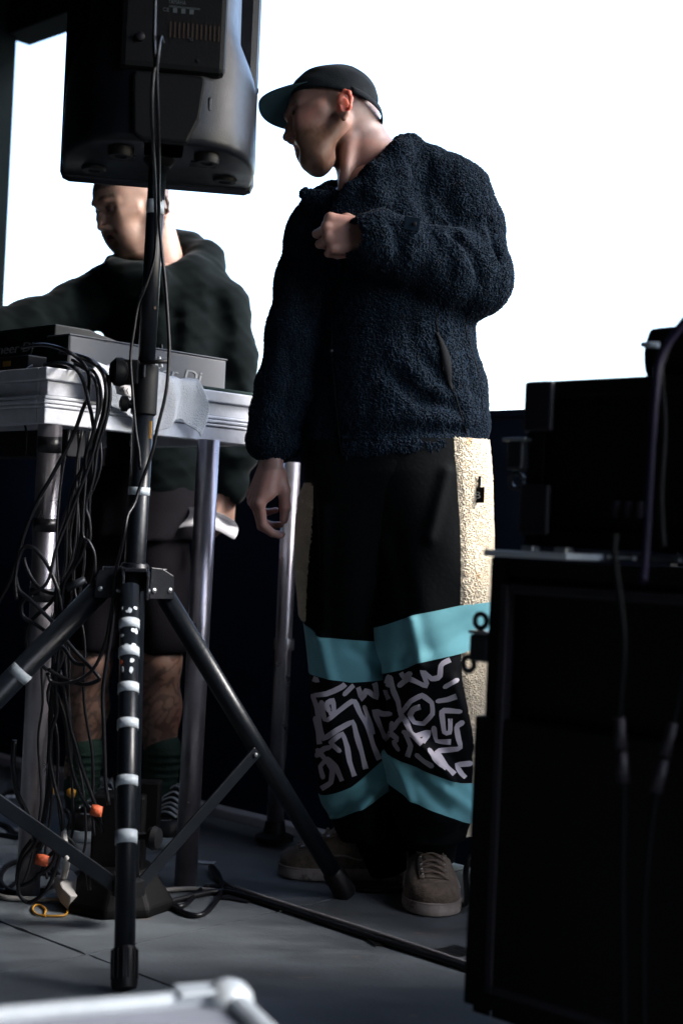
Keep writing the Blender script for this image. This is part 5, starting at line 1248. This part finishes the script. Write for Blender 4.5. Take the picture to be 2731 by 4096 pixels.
# ================================================================== the DJ behind the table
def build_dj():
    root = empty('person', tuple(atz(560, 3300, 0)), 'man in a dark green hoodie and shorts behind the table with his mouth open', 'person')
    YD = 3.78; D = lambda x, y, d=0.0: at(x, y, YD + d)
    F = Vector((-.74, -.58, -.34)).normalized(); U0 = Vector((-.24, -.20, .95)); U = (U0 - F * U0.dot(F)).normalized(); Sv = U.cross(F).normalized()
    if Sv.x < 0: Sv = -Sv
    H = D(533, 782); S = Sculpt(0.0028); Lm = head(S, H, F, U, Sv, 1.08, mouth=1.3)
    S.chain([D(605, 890, .02), D(650, 1090, .04)], [.058, .066], .03)
    pieces = [S.build()]
    S = Sculpt(0.0028)
    hand(S, D(905, 1965, 0), (-.10, -.1, -1), (.75, -.60, 0), (-.60, -.75, 0), 1.0, ((50, 70, 40),) * 4, thumb=[(.02, .026, -.010), (.055, .045, -.02), (.085, .040, -.034), (.10, .028, -.04)], spread=.4, wr=.019)
    pieces.append(S.build()); S = Sculpt(0.004)
    for (x0, x1, x2, x3) in ((368, 360, 345, 325), (650, 640, 635, 645)):
        S.chain([D(x0, 2450), D(x1, 2650, -.02), D(x2, 2830, .01), D(x3, 3080), D(x3 - 4, 3230)], [.068, .052, .056, .037, .034], .03)
    pieces.append(S.build()); S = Sculpt(0.012)
    S.tower([(D(640, y).z, D(x, y), a, b) for y, x, a, b in ((1120, 660, .14, .08), (1500, 650, .14, .09), (1900, 620, .14, .09), (2150, 520, .14, .09))])
    S.chain([D(660, 1150), D(890, 1220), D(940, 1560), D(915, 1850)], [.06, .045, .03, .018], .03); S.chain([D(650, 1150), D(440, 1200), D(200, 1300, -.1), D(-120, 1400, -.25)], [.06, .05, .04, .03], .03)
    S.chain([D(400, 2100), D(370, 2450)], [.09, .07]); S.chain([D(610, 2100), D(645, 2450)], [.09, .07])
    pieces.append(S.build())
    H_, Fn, Un, Sn = np.array(H), np.array(F), np.array(U), np.array(Sv)
    def tint(co):
        c = np.tile(np.array([.44, .27, .21]), (len(co), 1)); q_ = (co - H_) / 1.08; f = q_ @ Fn; u = q_ @ Un; s = q_ @ Sn; px = 1335 - f * 1778; py = 450 - u * 1778
        near = np.linalg.norm(q_, axis=1) < .19; nz = vnoise(co, 240, 5)
        def blend(mask, col): c[:] = c * (1 - mask[:, None]) + np.array(col) * mask[:, None]
        blend(sstep(570, 620, py + nz * 12) * (px < 1300) * (py < 690) * near * .45, (.16, .10, .08)); blend((np.abs(py - 583) < 9) * (px < 1200) * (np.abs(s) < .024) * near * .6, (.16, .10, .08))
        blend(((py < 400) | ((px > 1380) & (py < 560))) * near * .85, (.10, .07, .06)); blend((np.abs(py - 437) < 8) * (px < 1200) * (np.abs(s) > .012) * (np.abs(s) < .05) * near * .8, (.10, .07, .05))
        blend((np.abs(py - 608) < 20) * (px < 1190) * (np.abs(s) < .02) * near * .75, (.34, .11, .10)); blend((np.hypot((py - 606) / 13, s / .016) < 1) * (px < 1215) * near * .9, (.03, .012, .012)); blend((np.hypot((py - 487) / 13, (np.abs(s) - .031) / .017) < 1) * (px < 1192) * near * .7, (.08, .045, .04))  # lips; open mouth and eye sockets get shade put into the skin tint
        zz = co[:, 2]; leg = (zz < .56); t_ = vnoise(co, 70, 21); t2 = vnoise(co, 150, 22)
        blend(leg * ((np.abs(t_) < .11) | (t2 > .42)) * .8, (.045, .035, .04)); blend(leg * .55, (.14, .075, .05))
        return c
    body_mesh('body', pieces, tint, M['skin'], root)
    # hoodie
    S = Sculpt(0.006)
    rows = [(1090, 520, 800, .075), (1150, 430, 900, .10), (1300, 410, 925, .125), (1500, 415, 900, .13), (1700, 420, 880, .13), (1880, 425, 860, .13), (2000, 400, 800, .12)]
    S.tower([(D(640, y).z, D((a + b) / 2, y), (b - a) / 2 / FP * YD, dp) for y, a, b, dp in rows], .03)
    S.chain([D(520, 1150), D(450, 1175), D(300, 1235, -.06), D(130, 1300, -.13), D(-30, 1350, -.2), D(-180, 1400, -.28)], [.080, .075, .066, .062, .060, .060], .04)
    S.chain([D(790, 1170), D(885, 1235), D(925, 1420), D(940, 1640), D(935, 1790)], [.080, .070, .062, .058, .060], .04)
    S.ell(D(945, 1815, -.01), ((1, 0, 0), (0, 1, 0), (0, 0, 1)), (.058, .055, .042), .02); S.chain([D(928, 1850), D(912, 1925), D(906, 1965)], [.050, .047, .045], .015); S.chain([D(903, 1990), D(900, 2050)], [.037, .04], .004, True)
    S.chain([D(450, 1085, -.09), D(468, 1055, -.04), D(560, 1095, -.10), D(450, 1085, -.09)], [.030, .022, .026, .030], .02)
    S.chain([D(466, 1050, -.05), D(520, 1010, .06), D(650, 975, .13), D(760, 1000, .12), D(815, 1040, .06), D(770, 1085, -.03), D(640, 1125, -.11), D(510, 1120, -.11), D(455, 1090, -.09)], [.022, .026, .034, .040, .044, .040, .034, .032, .03], .03)
    S.chain([D(690, 1010, .12), D(800, 1080, .10), D(830, 1100, .02)], [.05, .05, .04], .03)
    S.ell(D(590, 960, .0), ((1, 0, 0), (0, 1, 0), (0, 0, 1)), (.070, .085, .062), .01, True); S.ell(D(510, 985, -.06), ((1, 0, 0), (0, 1, 0), (0, 0, 1)), (.045, .06, .035), .01, True)
    def g(pts, Y, r=.014, k=.03): S.chain([at(x, y, Y) for x, y in pts], [r] * len(pts), k, True)
    g([(700, 1060), (790, 1110), (850, 1110)], 3.66, .012); g([(720, 1120), (700, 1250), (690, 1400)], 3.645, .014); g([(870, 1180), (900, 1300), (880, 1420)], 3.69, .016)
    g([(900, 1500), (960, 1600), (930, 1700)], 3.71, .014); g([(880, 1760), (950, 1775), (1000, 1760)], 3.715, .012); g([(190, 1210), (230, 1290), (210, 1380)], 3.59, .016); g([(330, 1170), (360, 1260), (340, 1350)], 3.65, .016); g([(60, 1250), (90, 1330), (70, 1420)], 3.53, .016)
    S.noise(0.0045, 22, 31, (1, 1, .5)); S.noise(0.0016, 60, 33)
    V, Fc = S.build(); hd = link('hoodie', np_mesh('hoodie', V, Fc), M['hoodie'], root)
    T = bvh_of(hd)
    tx = (at(745, 1380, 3.6) - at(520, 1355, 3.6)).normalized(); p0 = on_cloth(T, 515, 1408, .004); p1 = on_cloth(T, 745, 1408, .004)
    if p0 and p1:
        lt_ = text('lettering', 'NATURA', Vector((0, 0, 0)), (1, 0, 0), (0, 1, 0), 1.0, M['letter_dim'], hd, width=5.2)
        for v in lt_.data.vertices:       # lay the print on the chest
            q_ = on_cloth(T, 338 + v.co.x / 5.2 * 235, 1408 + 30 * v.co.x / 5.2 - v.co.y * 92, .003); v.co = q_ if q_ else p0
        lt_.location = -Vector(root.location) - Vector(hd.location) + Vector((0, 0, 0)); lt_.modifiers.clear()
        lt_.location = (0, 0, 0)
    S = Sculpt(0.007)
    S.tower([(D(600, y).z, D(x, y), a, .12) for y, x, a in ((1880, 620, .15), (2050, 560, .16), (2150, 540, .165))], .02)
    S.chain([D(430, 2080), D(375, 2560)], [.10, .088], .03); S.chain([D(600, 2080), D(648, 2560)], [.10, .086], .02)
    zc_ = D(500, 2600).z; S.cut((0, 0, zc_), (0, 0, -1)); S.noise(0.005, 26, 8, (1, 1, .35))
    V, Fc = S.build(); sh = link('shorts', np_mesh('shorts', V, Fc), M['shorts'], root)
    for x in (330, 640):
        S = Sculpt(0.004); S.chain([D(x + 14, 3000), D(x - 2, 3150), D(x - 6, 3245, -.01)], [.050, .042, .040], .02)
        for k in range(7): 
            S.ell(D(x + 12 - k * 2.5, 3010 + k * 30), ((1, 0, 0), (0, 1, 0), (0, 0, 1)), (.055 - .0016 * k, .055 - .0016 * k, .004), .006)
        sculpt_obj('sock', S, M['sock'], root)
    for x, y, Fd, lab in ((300, 3372, (-.45, -1, 0), 'black trainer with white lines, partly behind the cables'), (642, 3400, (-.12, -1, 0), 'black trainer with white lines, behind the stand leg')):
        b = empty('trainer', (0, 0, 0)); b.parent = root; b.location = -Vector(root.location); b['label'] = lab
        shoe(b, 'trainer', atz(x, y, 0), Fd, .29, 1.1, mats=('rubber', 'tape_white', 'tape_white'), shaft=.10)
    return root
dj = build_dj()
# white paper in the DJ's hand
def sheet(name, fn, nu, nv, m, parent=None, thick=.0008):
    return grid_mesh(name, [[list(fn(i / (nu - 1), j / (nv - 1))) for j in range(nv)] for i in range(nu)], m, parent, thick=thick, sub=1)
pp = sheet('paper', lambda a, b: at(693 + 245 * a + 16 * math.sin(b * 3), 2040 + 78 * b + 46 * a ** 2 - 20 * math.sin(3 * a), 3.70) + Vector((0, .012 * math.sin(9 * a + 2 * b) + .010 * math.sin(5 * b), 0)), 14, 9, M['paper'])
tag(pp, 'crumpled white paper held in the hand below the table edge', 'paper')
# ================================================================== cables
def cable(name, px, Y, r, label, m='cable', group=None, cat='cable'):
    """px: photo positions; Y: one distance, or one for each point"""
    Y = Y if hasattr(Y, '__len__') else [Y] * len(px)
    o = tube(name, [at(x, y, d) for (x, y), d in zip(px, Y)], r, M[m], None, 8, curve=True, k=5)
    return tag(o, label, cat, group)
def floor_cable(name, px, r, label, m='cable', group=None, lift=0.0):
    o = tube(name, [atz(p[0], p[1], r + 0.001 + (p[2] if len(p) > 2 else 0)) for p in px], r, M[m], None, 8, curve=True, k=6)
    return tag(o, label, 'cable', group)
PY = 2.835
cable('speaker_cable', [(621, -40), (619, 60), (617, 175), (622, 260), (614, 295), (607, 421), (612, 561), (619, 700), (622, 826), (624, 931), (617, 1037), (582, 1149), (554, 1219), (537, 1317), (523, 1430), (530, 1556), (544, 1724), (556, 1800), (562, 1880)],
      [2.52] * 5 + [2.54, 2.6, 2.72, 2.80] + [2.84] * 3 + [2.845] * 7, 0.0032, 'thin black cable running down the left side of the speaker pole')
cable('speaker_cable', [(652, 170), (642, 147), (633, 210), (626, 300), (632, 480), (636, 640), (635, 760), (637, 860), (645, 980), (663, 1149), (675, 1331), (677, 1401), (670, 1528), (656, 1612), (631, 1710), (615, 1790), (592, 1860), (561, 1945), (538, 2015), (512, 2060), (500, 2121), (484, 2205), (468, 2266), (462, 2330), (440, 2480), (425, 2560), (385, 2660), (330, 2712), (255, 2735), (205, 2725), (196, 2700)],
      [2.56, 2.52, 2.51, 2.53, 2.6, 2.7, 2.78] + [2.83] * 11 + [2.82, 2.80, 2.79, 2.80, 2.82, 2.84] + [2.86] * 7, 0.0036, 'braided black cable bowing out right of the speaker pole and looping to the table leg')
for py in (480, 620):
    pass
bundle = 'black cables hanging over the near corner of the table'
B = [
 [(89, 1392), (165, 1379), (250, 1396), (312, 1432), (348, 1477), (359, 1521), (353, 1584), (330, 1642), (308, 1704), (265, 1800), (200, 1920), (150, 2010), (100, 2130), (50, 2300), (-10, 2420)],
 [(180, 1460), (241, 1452), (286, 1463), (317, 1490), (339, 1539), (353, 1602), (370, 1673), (379, 1780), (365, 1900), (338, 2000), (327, 2136), (306, 2231), (279, 2292), (238, 2357), (218, 2374), (170, 2360), (129, 2316), (102, 2258), (97, 2230)],
 [(240, 1410), (286, 1414), (348, 1432), (388, 1463), (415, 1504), (424, 1566), (415, 1637), (402, 1691), (375, 1790), (368, 1900), (360, 1990), (352, 2110), (325, 2230), (262, 2320), (250, 2420), (256, 2480)],
 [(290, 1440), (339, 1468), (375, 1486), (397, 1530), (406, 1584), (402, 1629), (384, 1691), (357, 1790), (330, 1870), (290, 1960), (270, 2090), (265, 2250), (244, 2330)],
 [(330, 1430), (400, 1470), (429, 1504), (440, 1548), (440, 1602), (429, 1664), (415, 1718), (390, 1800), (376, 1910), (345, 2020), (358, 2080), (362, 2140), (355, 2190)],
 [(300, 1455), (345, 1480), (380, 1520), (392, 1575), (391, 1640), (377, 1720), (345, 1830), (342, 1930), (331, 2130), (355, 2165), (378, 2215), (380, 2290), (365, 2340)],
 [(310, 1425), (368, 1440), (408, 1480), (425, 1540), (426, 1600), (418, 1660), (396, 1730), (362, 1850), (300, 2010), (225, 2200), (190, 2330), (120, 2380)]]
lab = ['outermost black cable over the table corner, sweeping left behind the near leg', 'black cable from the table corner ending in a curl left of the near leg', 'black cable of the table corner bundle with the widest arc', 'inner black cable of the bundle over the table corner', 'black cable of the corner bundle hanging furthest to the right', 'black cable of the corner bundle that swings right below the deck', 'black cable crossing the near table leg diagonally']
for i, b in enumerate(B):
    d0 = 3.02 - 0.012 * i; n = len(b)
    Yl = [max(2.835, d0 - 0.16 * min(1, k / 3)) for k in range(n)]
    Yl = [3.06 - 0.01 * i if k == 0 else (3.0 - 0.006 * i if k == 1 else 2.90 - 0.008 * i) for k in range(n)]
    cable('table_cable', b, Yl, 0.0042 if i in (0, 1, 4) else 0.0036, lab[i], group=bundle)
cable('table_cable', [(130, 1462), (105, 1480), (98, 1520), (103, 1580), (108, 1630), (92, 1660), (98, 1690), (106, 1730), (104, 1820)], [3.10, 3.06] + [3.03] * 7, 0.0025, 'thin black wire hanging down the left face of the table')
tangle = 'black cables tangled round the near table leg'
T = [
 [(68, 2400), (62, 2330), (70, 2260), (90, 2200), (116, 2185), (150, 2204), (190, 2258), (221, 2326), (241, 2391), (252, 2483), (262, 2560)],
 [(65, 2306), (78, 2360), (112, 2391), (163, 2439), (235, 2514), (279, 2578), (340, 2646), (391, 2701), (395, 2721), (340, 2738), (286, 2725), (238, 2704), (194, 2677)],
 [(130, 2380), (100, 2400), (88, 2425), (95, 2466), (143, 2497), (207, 2544), (262, 2600), (300, 2650), (345, 2660)],
 [(224, 2384), (190, 2425), (146, 2463), (116, 2500), (105, 2558), (116, 2602), (146, 2640), (190, 2680)],
 [(455, 2365), (452, 2476), (435, 2599), (418, 2714), (412, 2800), (416, 2890), (420, 3036), (424, 3138), (436, 3220)],
 [(228, 2330), (226, 2440), (240, 2500), (236, 2620), (225, 2740), (228, 2850), (208, 2920), (201, 3028), (220, 3139), (246, 3235), (252, 3283), (249, 3346), (240, 3420), (215, 3500), (178, 3570), (120, 3610), (80, 3580), (76, 3520), (95, 3440), (140, 3380), (180, 3300)],
 [(232, 2650), (215, 2740), (205, 2850), (203, 2950), (204, 3060), (196, 3150), (178, 3270), (160, 3340), (156, 3390)],
 [(190, 2690), (230, 2780), (262, 2880), (281, 3028), (300, 3117), (332, 3193), (367, 3251), (399, 3302), (412, 3330)],
 [(240, 2680), (262, 2790), (281, 2900), (306, 2989), (328, 3069), (354, 3142), (383, 3222), (402, 3270), (411, 3299)],
 [(60, 2960), (54, 3059), (70, 3171), (99, 3235), (128, 3299), (140, 3346), (160, 3400)],
 [(255, 3250), (262, 3240), (278, 3255), (280, 3290), (262, 3330), (220, 3400), (185, 3440), (165, 3490), (120, 3530), (76, 3540), (70, 3500), (88, 3420), (128, 3360)],
 [(160, 3400), (185, 3345), (205, 3340), (220, 3370), (222, 3420), (200, 3470), (150, 3500)],
 [(255, 3340), (290, 3370), (330, 3440), (352, 3500), (360, 3560)]]
TL_ = ['round loop of black cable in front of the near table leg', 'long black cable crossing under the tripod leg and curling back', 'black cable slanting across the near leg below the tape', 'black cable hooking round the left of the near leg', 'straight black cable hanging just left of the tripod front leg', 'long black cable dropping beside the near leg into a loop at its foot', 'braided black cable hanging to the lower orange tag', 'left one of the two cables meeting at the upper orange tag', 'right one of the two cables meeting at the upper orange tag', 'thick black cable left of the near leg foot', 'knotted black cable in front of the foot of the near leg', 'small arch of black cable right of the near leg foot', 'black cable arching down towards the stand base']
for i, b in enumerate(T):
    cable('tangled_cable', b, [2.86 + 0.012 * (i % 4) for _ in b] if i < 5 else [2.90 - 0.012 * (i % 3) for _ in b], 0.0042 if i not in (6, 9) else 0.0055, TL_[i], group=tangle)
tg = tube('cable_end', [at(268, 2352, 2.85), at(342, 2320, 2.85)], 0.0085, M['latch'], None, 10); tag(tg, 'small printed cable connector end sticking out of the tangle', 'connector')
for i, ((x, y), sx) in enumerate((((387, 3242), 0.022), ((170, 3440), 0.024))):
    o = tube('orange_tag', [at(x, y, 2.86) + Vector((-sx * .5, 0, 0.002)), at(x, y, 2.86), at(x, y, 2.86) + Vector((sx * .5, 0, -0.002))], [0.0105, 0.0122, 0.0108], M['orange'], None, 9)
    tag(o, ('orange foam tag round two cables beside the stand base', 'torn orange tape round cables at the foot of the near leg')[i], 'cable tag')
fl = 'cables lying on the stage floor'
floor_cable('floor_cable', [(150, 3400, .10), (179, 3450, .08), (214, 3481, .06), (268, 3539, .03), (330, 3584), (384, 3606), (455, 3622), (554, 3631), (625, 3620), (700, 3602), (790, 3580), (880, 3565), (960, 3580), (1100, 3622), (1300, 3688), (1500, 3755), (1700, 3818), (1890, 3878), (2100, 3945)], 0.0065, 'thick black cable taped along the floor from the stand towards the flight case', group=fl)
floor_cable('floor_cable', [(560, 3480, .03), (575, 3507), (631, 3584), (702, 3633), (772, 3661), (828, 3647), (877, 3584), (887, 3528), (863, 3479), (843, 3463, .006), (850, 3490, .006), (877, 3521), (940, 3562)], 0.0055, 'black cable making a loose loop right of the tripod', group=fl)
floor_cable('floor_cable', [(590, 3500, .03), (640, 3570), (690, 3620), (740, 3620), (790, 3570), (830, 3545), (900, 3555), (980, 3580)], 0.0055, 'black cable curving inside the loose loop', group=fl)
floor_cable('floor_cable', [(940, 3550), (1060, 3590), (1250, 3650), (1500, 3730), (1800, 3830), (2000, 3900)], 0.005, 'thin cable with sheen painted pale grey, along the thick black one on the floor', 'cable_painted_sheen', fl)
floor_cable('white_cable', [(-60, 3570), (0, 3584), (45, 3593), (156, 3597), (250, 3600), (357, 3611), (470, 3600), (596, 3573), (673, 3559), (786, 3556), (900, 3568)], 0.0055, 'white cable lying across the floor behind the stand', 'cable_white', fl)
floor_cable('floor_cable', [(-40, 3286), (0, 3294), (36, 3307), (58, 3330), (100, 3350)], 0.006, 'short black cable arching in from the left edge', group=fl)
floor_cable('floor_cable', [(-40, 3335), (20, 3340), (70, 3348), (160, 3352), (230, 3345)], 0.006, 'black cable lying straight in from the left edge', group=fl)
floor_cable('floor_cable', [(80, 3440), (30, 3465), (5, 3500), (10, 3540), (60, 3570), (140, 3560), (220, 3540), (330, 3480)], 0.006, 'black cable curled on the floor left of the near leg', group=fl)
floor_cable('floor_cable', [(-40, 3505), (0, 3560), (40, 3550), (110, 3500), (230, 3500), (290, 3560)], 0.005, 'black cable winding behind the near leg foot', group=fl)
floor_cable('grey_cable', [(-40, 3230), (0, 3190), (40, 3165), (80, 3165)], 0.007, 'grey cable curve on the floor at the left edge', 'rack_edge', fl)
floor_cable('flat_cable', [(1420, 3556), (1500, 3562), (1640, 3562), (1760, 3560)], 0.006, 'black cable end lying behind the front boot', group=fl)
# gaffer tape pieces holding the thick cable
def tape(c0, c1, wd, label, m='tape_black', z=0.0035):
    a = atz(*c0, 0); b = atz(*c1, 0); d = (b - a).normalized(); s = d.cross(UP); rnd = random.Random(int(c0[0])); ring = []
    bm = bmesh.new(); n = 16
    for k in range(n): 
        t = k / (n - 1); ring.append(a.lerp(b, t) + s * (wd * rnd.uniform(.8, 1.15)))
    for k in range(n - 1, -1, -1):
        t = k / (n - 1); ring.append(a.lerp(b, t) - s * (wd * rnd.uniform(.8, 1.15)))
    vs_ = [bm.verts.new((p.x, p.y, z + rnd.uniform(0, .0012))) for p in ring]
    for k in range(n - 1): bm.faces.new((vs_[k], vs_[k + 1], vs_[2 * n - 2 - k], vs_[2 * n - 1 - k]))
    o = from_bm('tape_strip', bm, M[m]); s_ = o.modifiers.new('s', 'SOLIDIFY'); s_.thickness = 0.0006
    tag(o, label, 'tape')
tape((890, 3590), (1010, 3608), 0.02, 'crinkled black tape across the cables beside the loop')
tape((1480, 3775), (1600, 3768), 0.024, 'torn black tape under the middle of the floor cable')
tape((1720, 3838), (1860, 3800), 0.030, 'torn black tape under the floor cable next to the flight case')
tape((765, 3450), (860, 3458), 0.013, 'scrap of pale tape stuck to the floor right of the table leg', 'tape_white')
tape((0, 3190), (66, 3192), 0.03, 'strip of white tape on the floor by the left edge', 'tape_white')
tape((205, 3182), (262, 3178), 0.03, 'strip of white tape on the floor near the tangled cables', 'tape_white')
# grey plug adapter, yellow tie, orange scraps
pg = empty('plug_adapter', tuple(atz(290, 3600, 0)), 'grey mains adapter with a white cable lying on the floor by the table leg', 'adapter')
a0, a1 = atz(312, 3612, 0.02), atz(246, 3500, 0.05)
dd = (a1 - a0); L_ = dd.length; dd.normalize(); ss = dd.cross(UP).normalized(); uu = ss.cross(dd)
poly = [(-.5, -.016), (-.5, .016), (-.2, .022), (.35, .018), (.5, .010), (.5, -.010), (.35, -.018), (-.2, -.022)]
prism('body', [(x * L_, y * 1.15) for x, y in poly], -0.017, 0.017, M['cable_white'], pg, 0.003, (dd, ss, uu), (a0 + a1) / 2)
tube('flex', [a1 - dd * 0.02, at(268, 3450, 2.86), at(262, 3390, 2.86), at(255, 3320, 2.88)], 0.0065, M['cable_white'], pg, curve=True)
yt = floor_cable('yellow_tie', [(272, 3640), (262, 3660), (215, 3664), (180, 3660), (184, 3640), (165, 3622), (140, 3622), (132, 3640), (150, 3658), (185, 3664)], 0.0023, 'curled yellow plastic tie on the floor in front of the near leg', 'amber'); yt['category'] = 'cable tie'
for i, (x, y) in enumerate(((286, 3172), (206, 3158))):
    o = tube('orange_scrap', [at(x - 10, y - 16, 3.6), at(x, y, 3.6), at(x + 6, y + 20, 3.6)], [0.008, 0.014, 0.004], M['amber'], None, 7); tag(o, ('blurred orange plug on the floor behind the tangle', 'dim orange tag beside the near table leg, further back')[i], 'plug')
# black weighted base and box behind the front leg
wb = empty('weighted_base', tuple(atz(470, 3560, 0)), 'dark square weighted base with a black box on it behind the tripod front leg', 'stand base')
bc = Vector((at(480, 3500, 3.05).x, 3.05, 0))
bm = bmesh.new(); vs0 = []
for z, r in ((0.0, .100), (0.018, .100), (0.06, .075), (0.09, .06)):
    vs0.append([bm.verts.new(bc + Vector((math.cos(a) * r * 1.2, math.sin(a) * r * 1.2, z))) for a in [math.pi / 4 * k + .3 + math.pi / 8 for k in range(8)]])
for a_, b_ in zip(vs0, vs0[1:]):
    for k in range(8): bm.faces.new((a_[k], a_[(k + 1) % 8], b_[(k + 1) % 8], b_[k]))
bm.faces.new(vs0[-1]); bm.faces.new(vs0[0][::-1]); o = from_bm('base', bm, M['rack'], wb); bevel(o, 0.006)
box('column', bc + Vector((-0.005, 0, 0.16)), (0.11, 0.07, 0.16), M['rack'], wb, None, 0.006)
p0, p1 = at(568, 3122, 3.08), at(612, 3330, 3.08)
box('power_box', Vector(((p0.x + p1.x) / 2 - 0.01, 3.08, (p0.z + p1.z) / 2)), (0.075, 0.05, p0.z - p1.z), M['rack'], wb, None, 0.004)

rr_ = random.Random(5)
for i in range(6):
    x0 = rr_.uniform(270, 420); pts_ = [(x0, 1720)]; x = x0; y = 1720
    tgt = (150, 200, 245, 290, 335, 385)[i]
    while y < 3250:
        y += rr_.uniform(150, 260); f = (y - 1720) / 1530; x = x0 + (tgt - x0) * f + rr_.uniform(-26, 26) - 60 * math.sin(f * 3.1) * rr_.uniform(.4, 1.2); pts_.append((x, y))
    pts_.append((x + rr_.uniform(-40, 20), y + 90))
    cable('hanging_wire', pts_, [2.98 + .02 * (i % 4)] * len(pts_), rr_.uniform(.0026, .0036), 'thin black wire hanging under the table, ' + ('furthest left', 'second from the left', 'third from the left', 'third from the right', 'second from the right', 'furthest right')[i] + ' at the lower ends', group='thin wires hanging under the table')
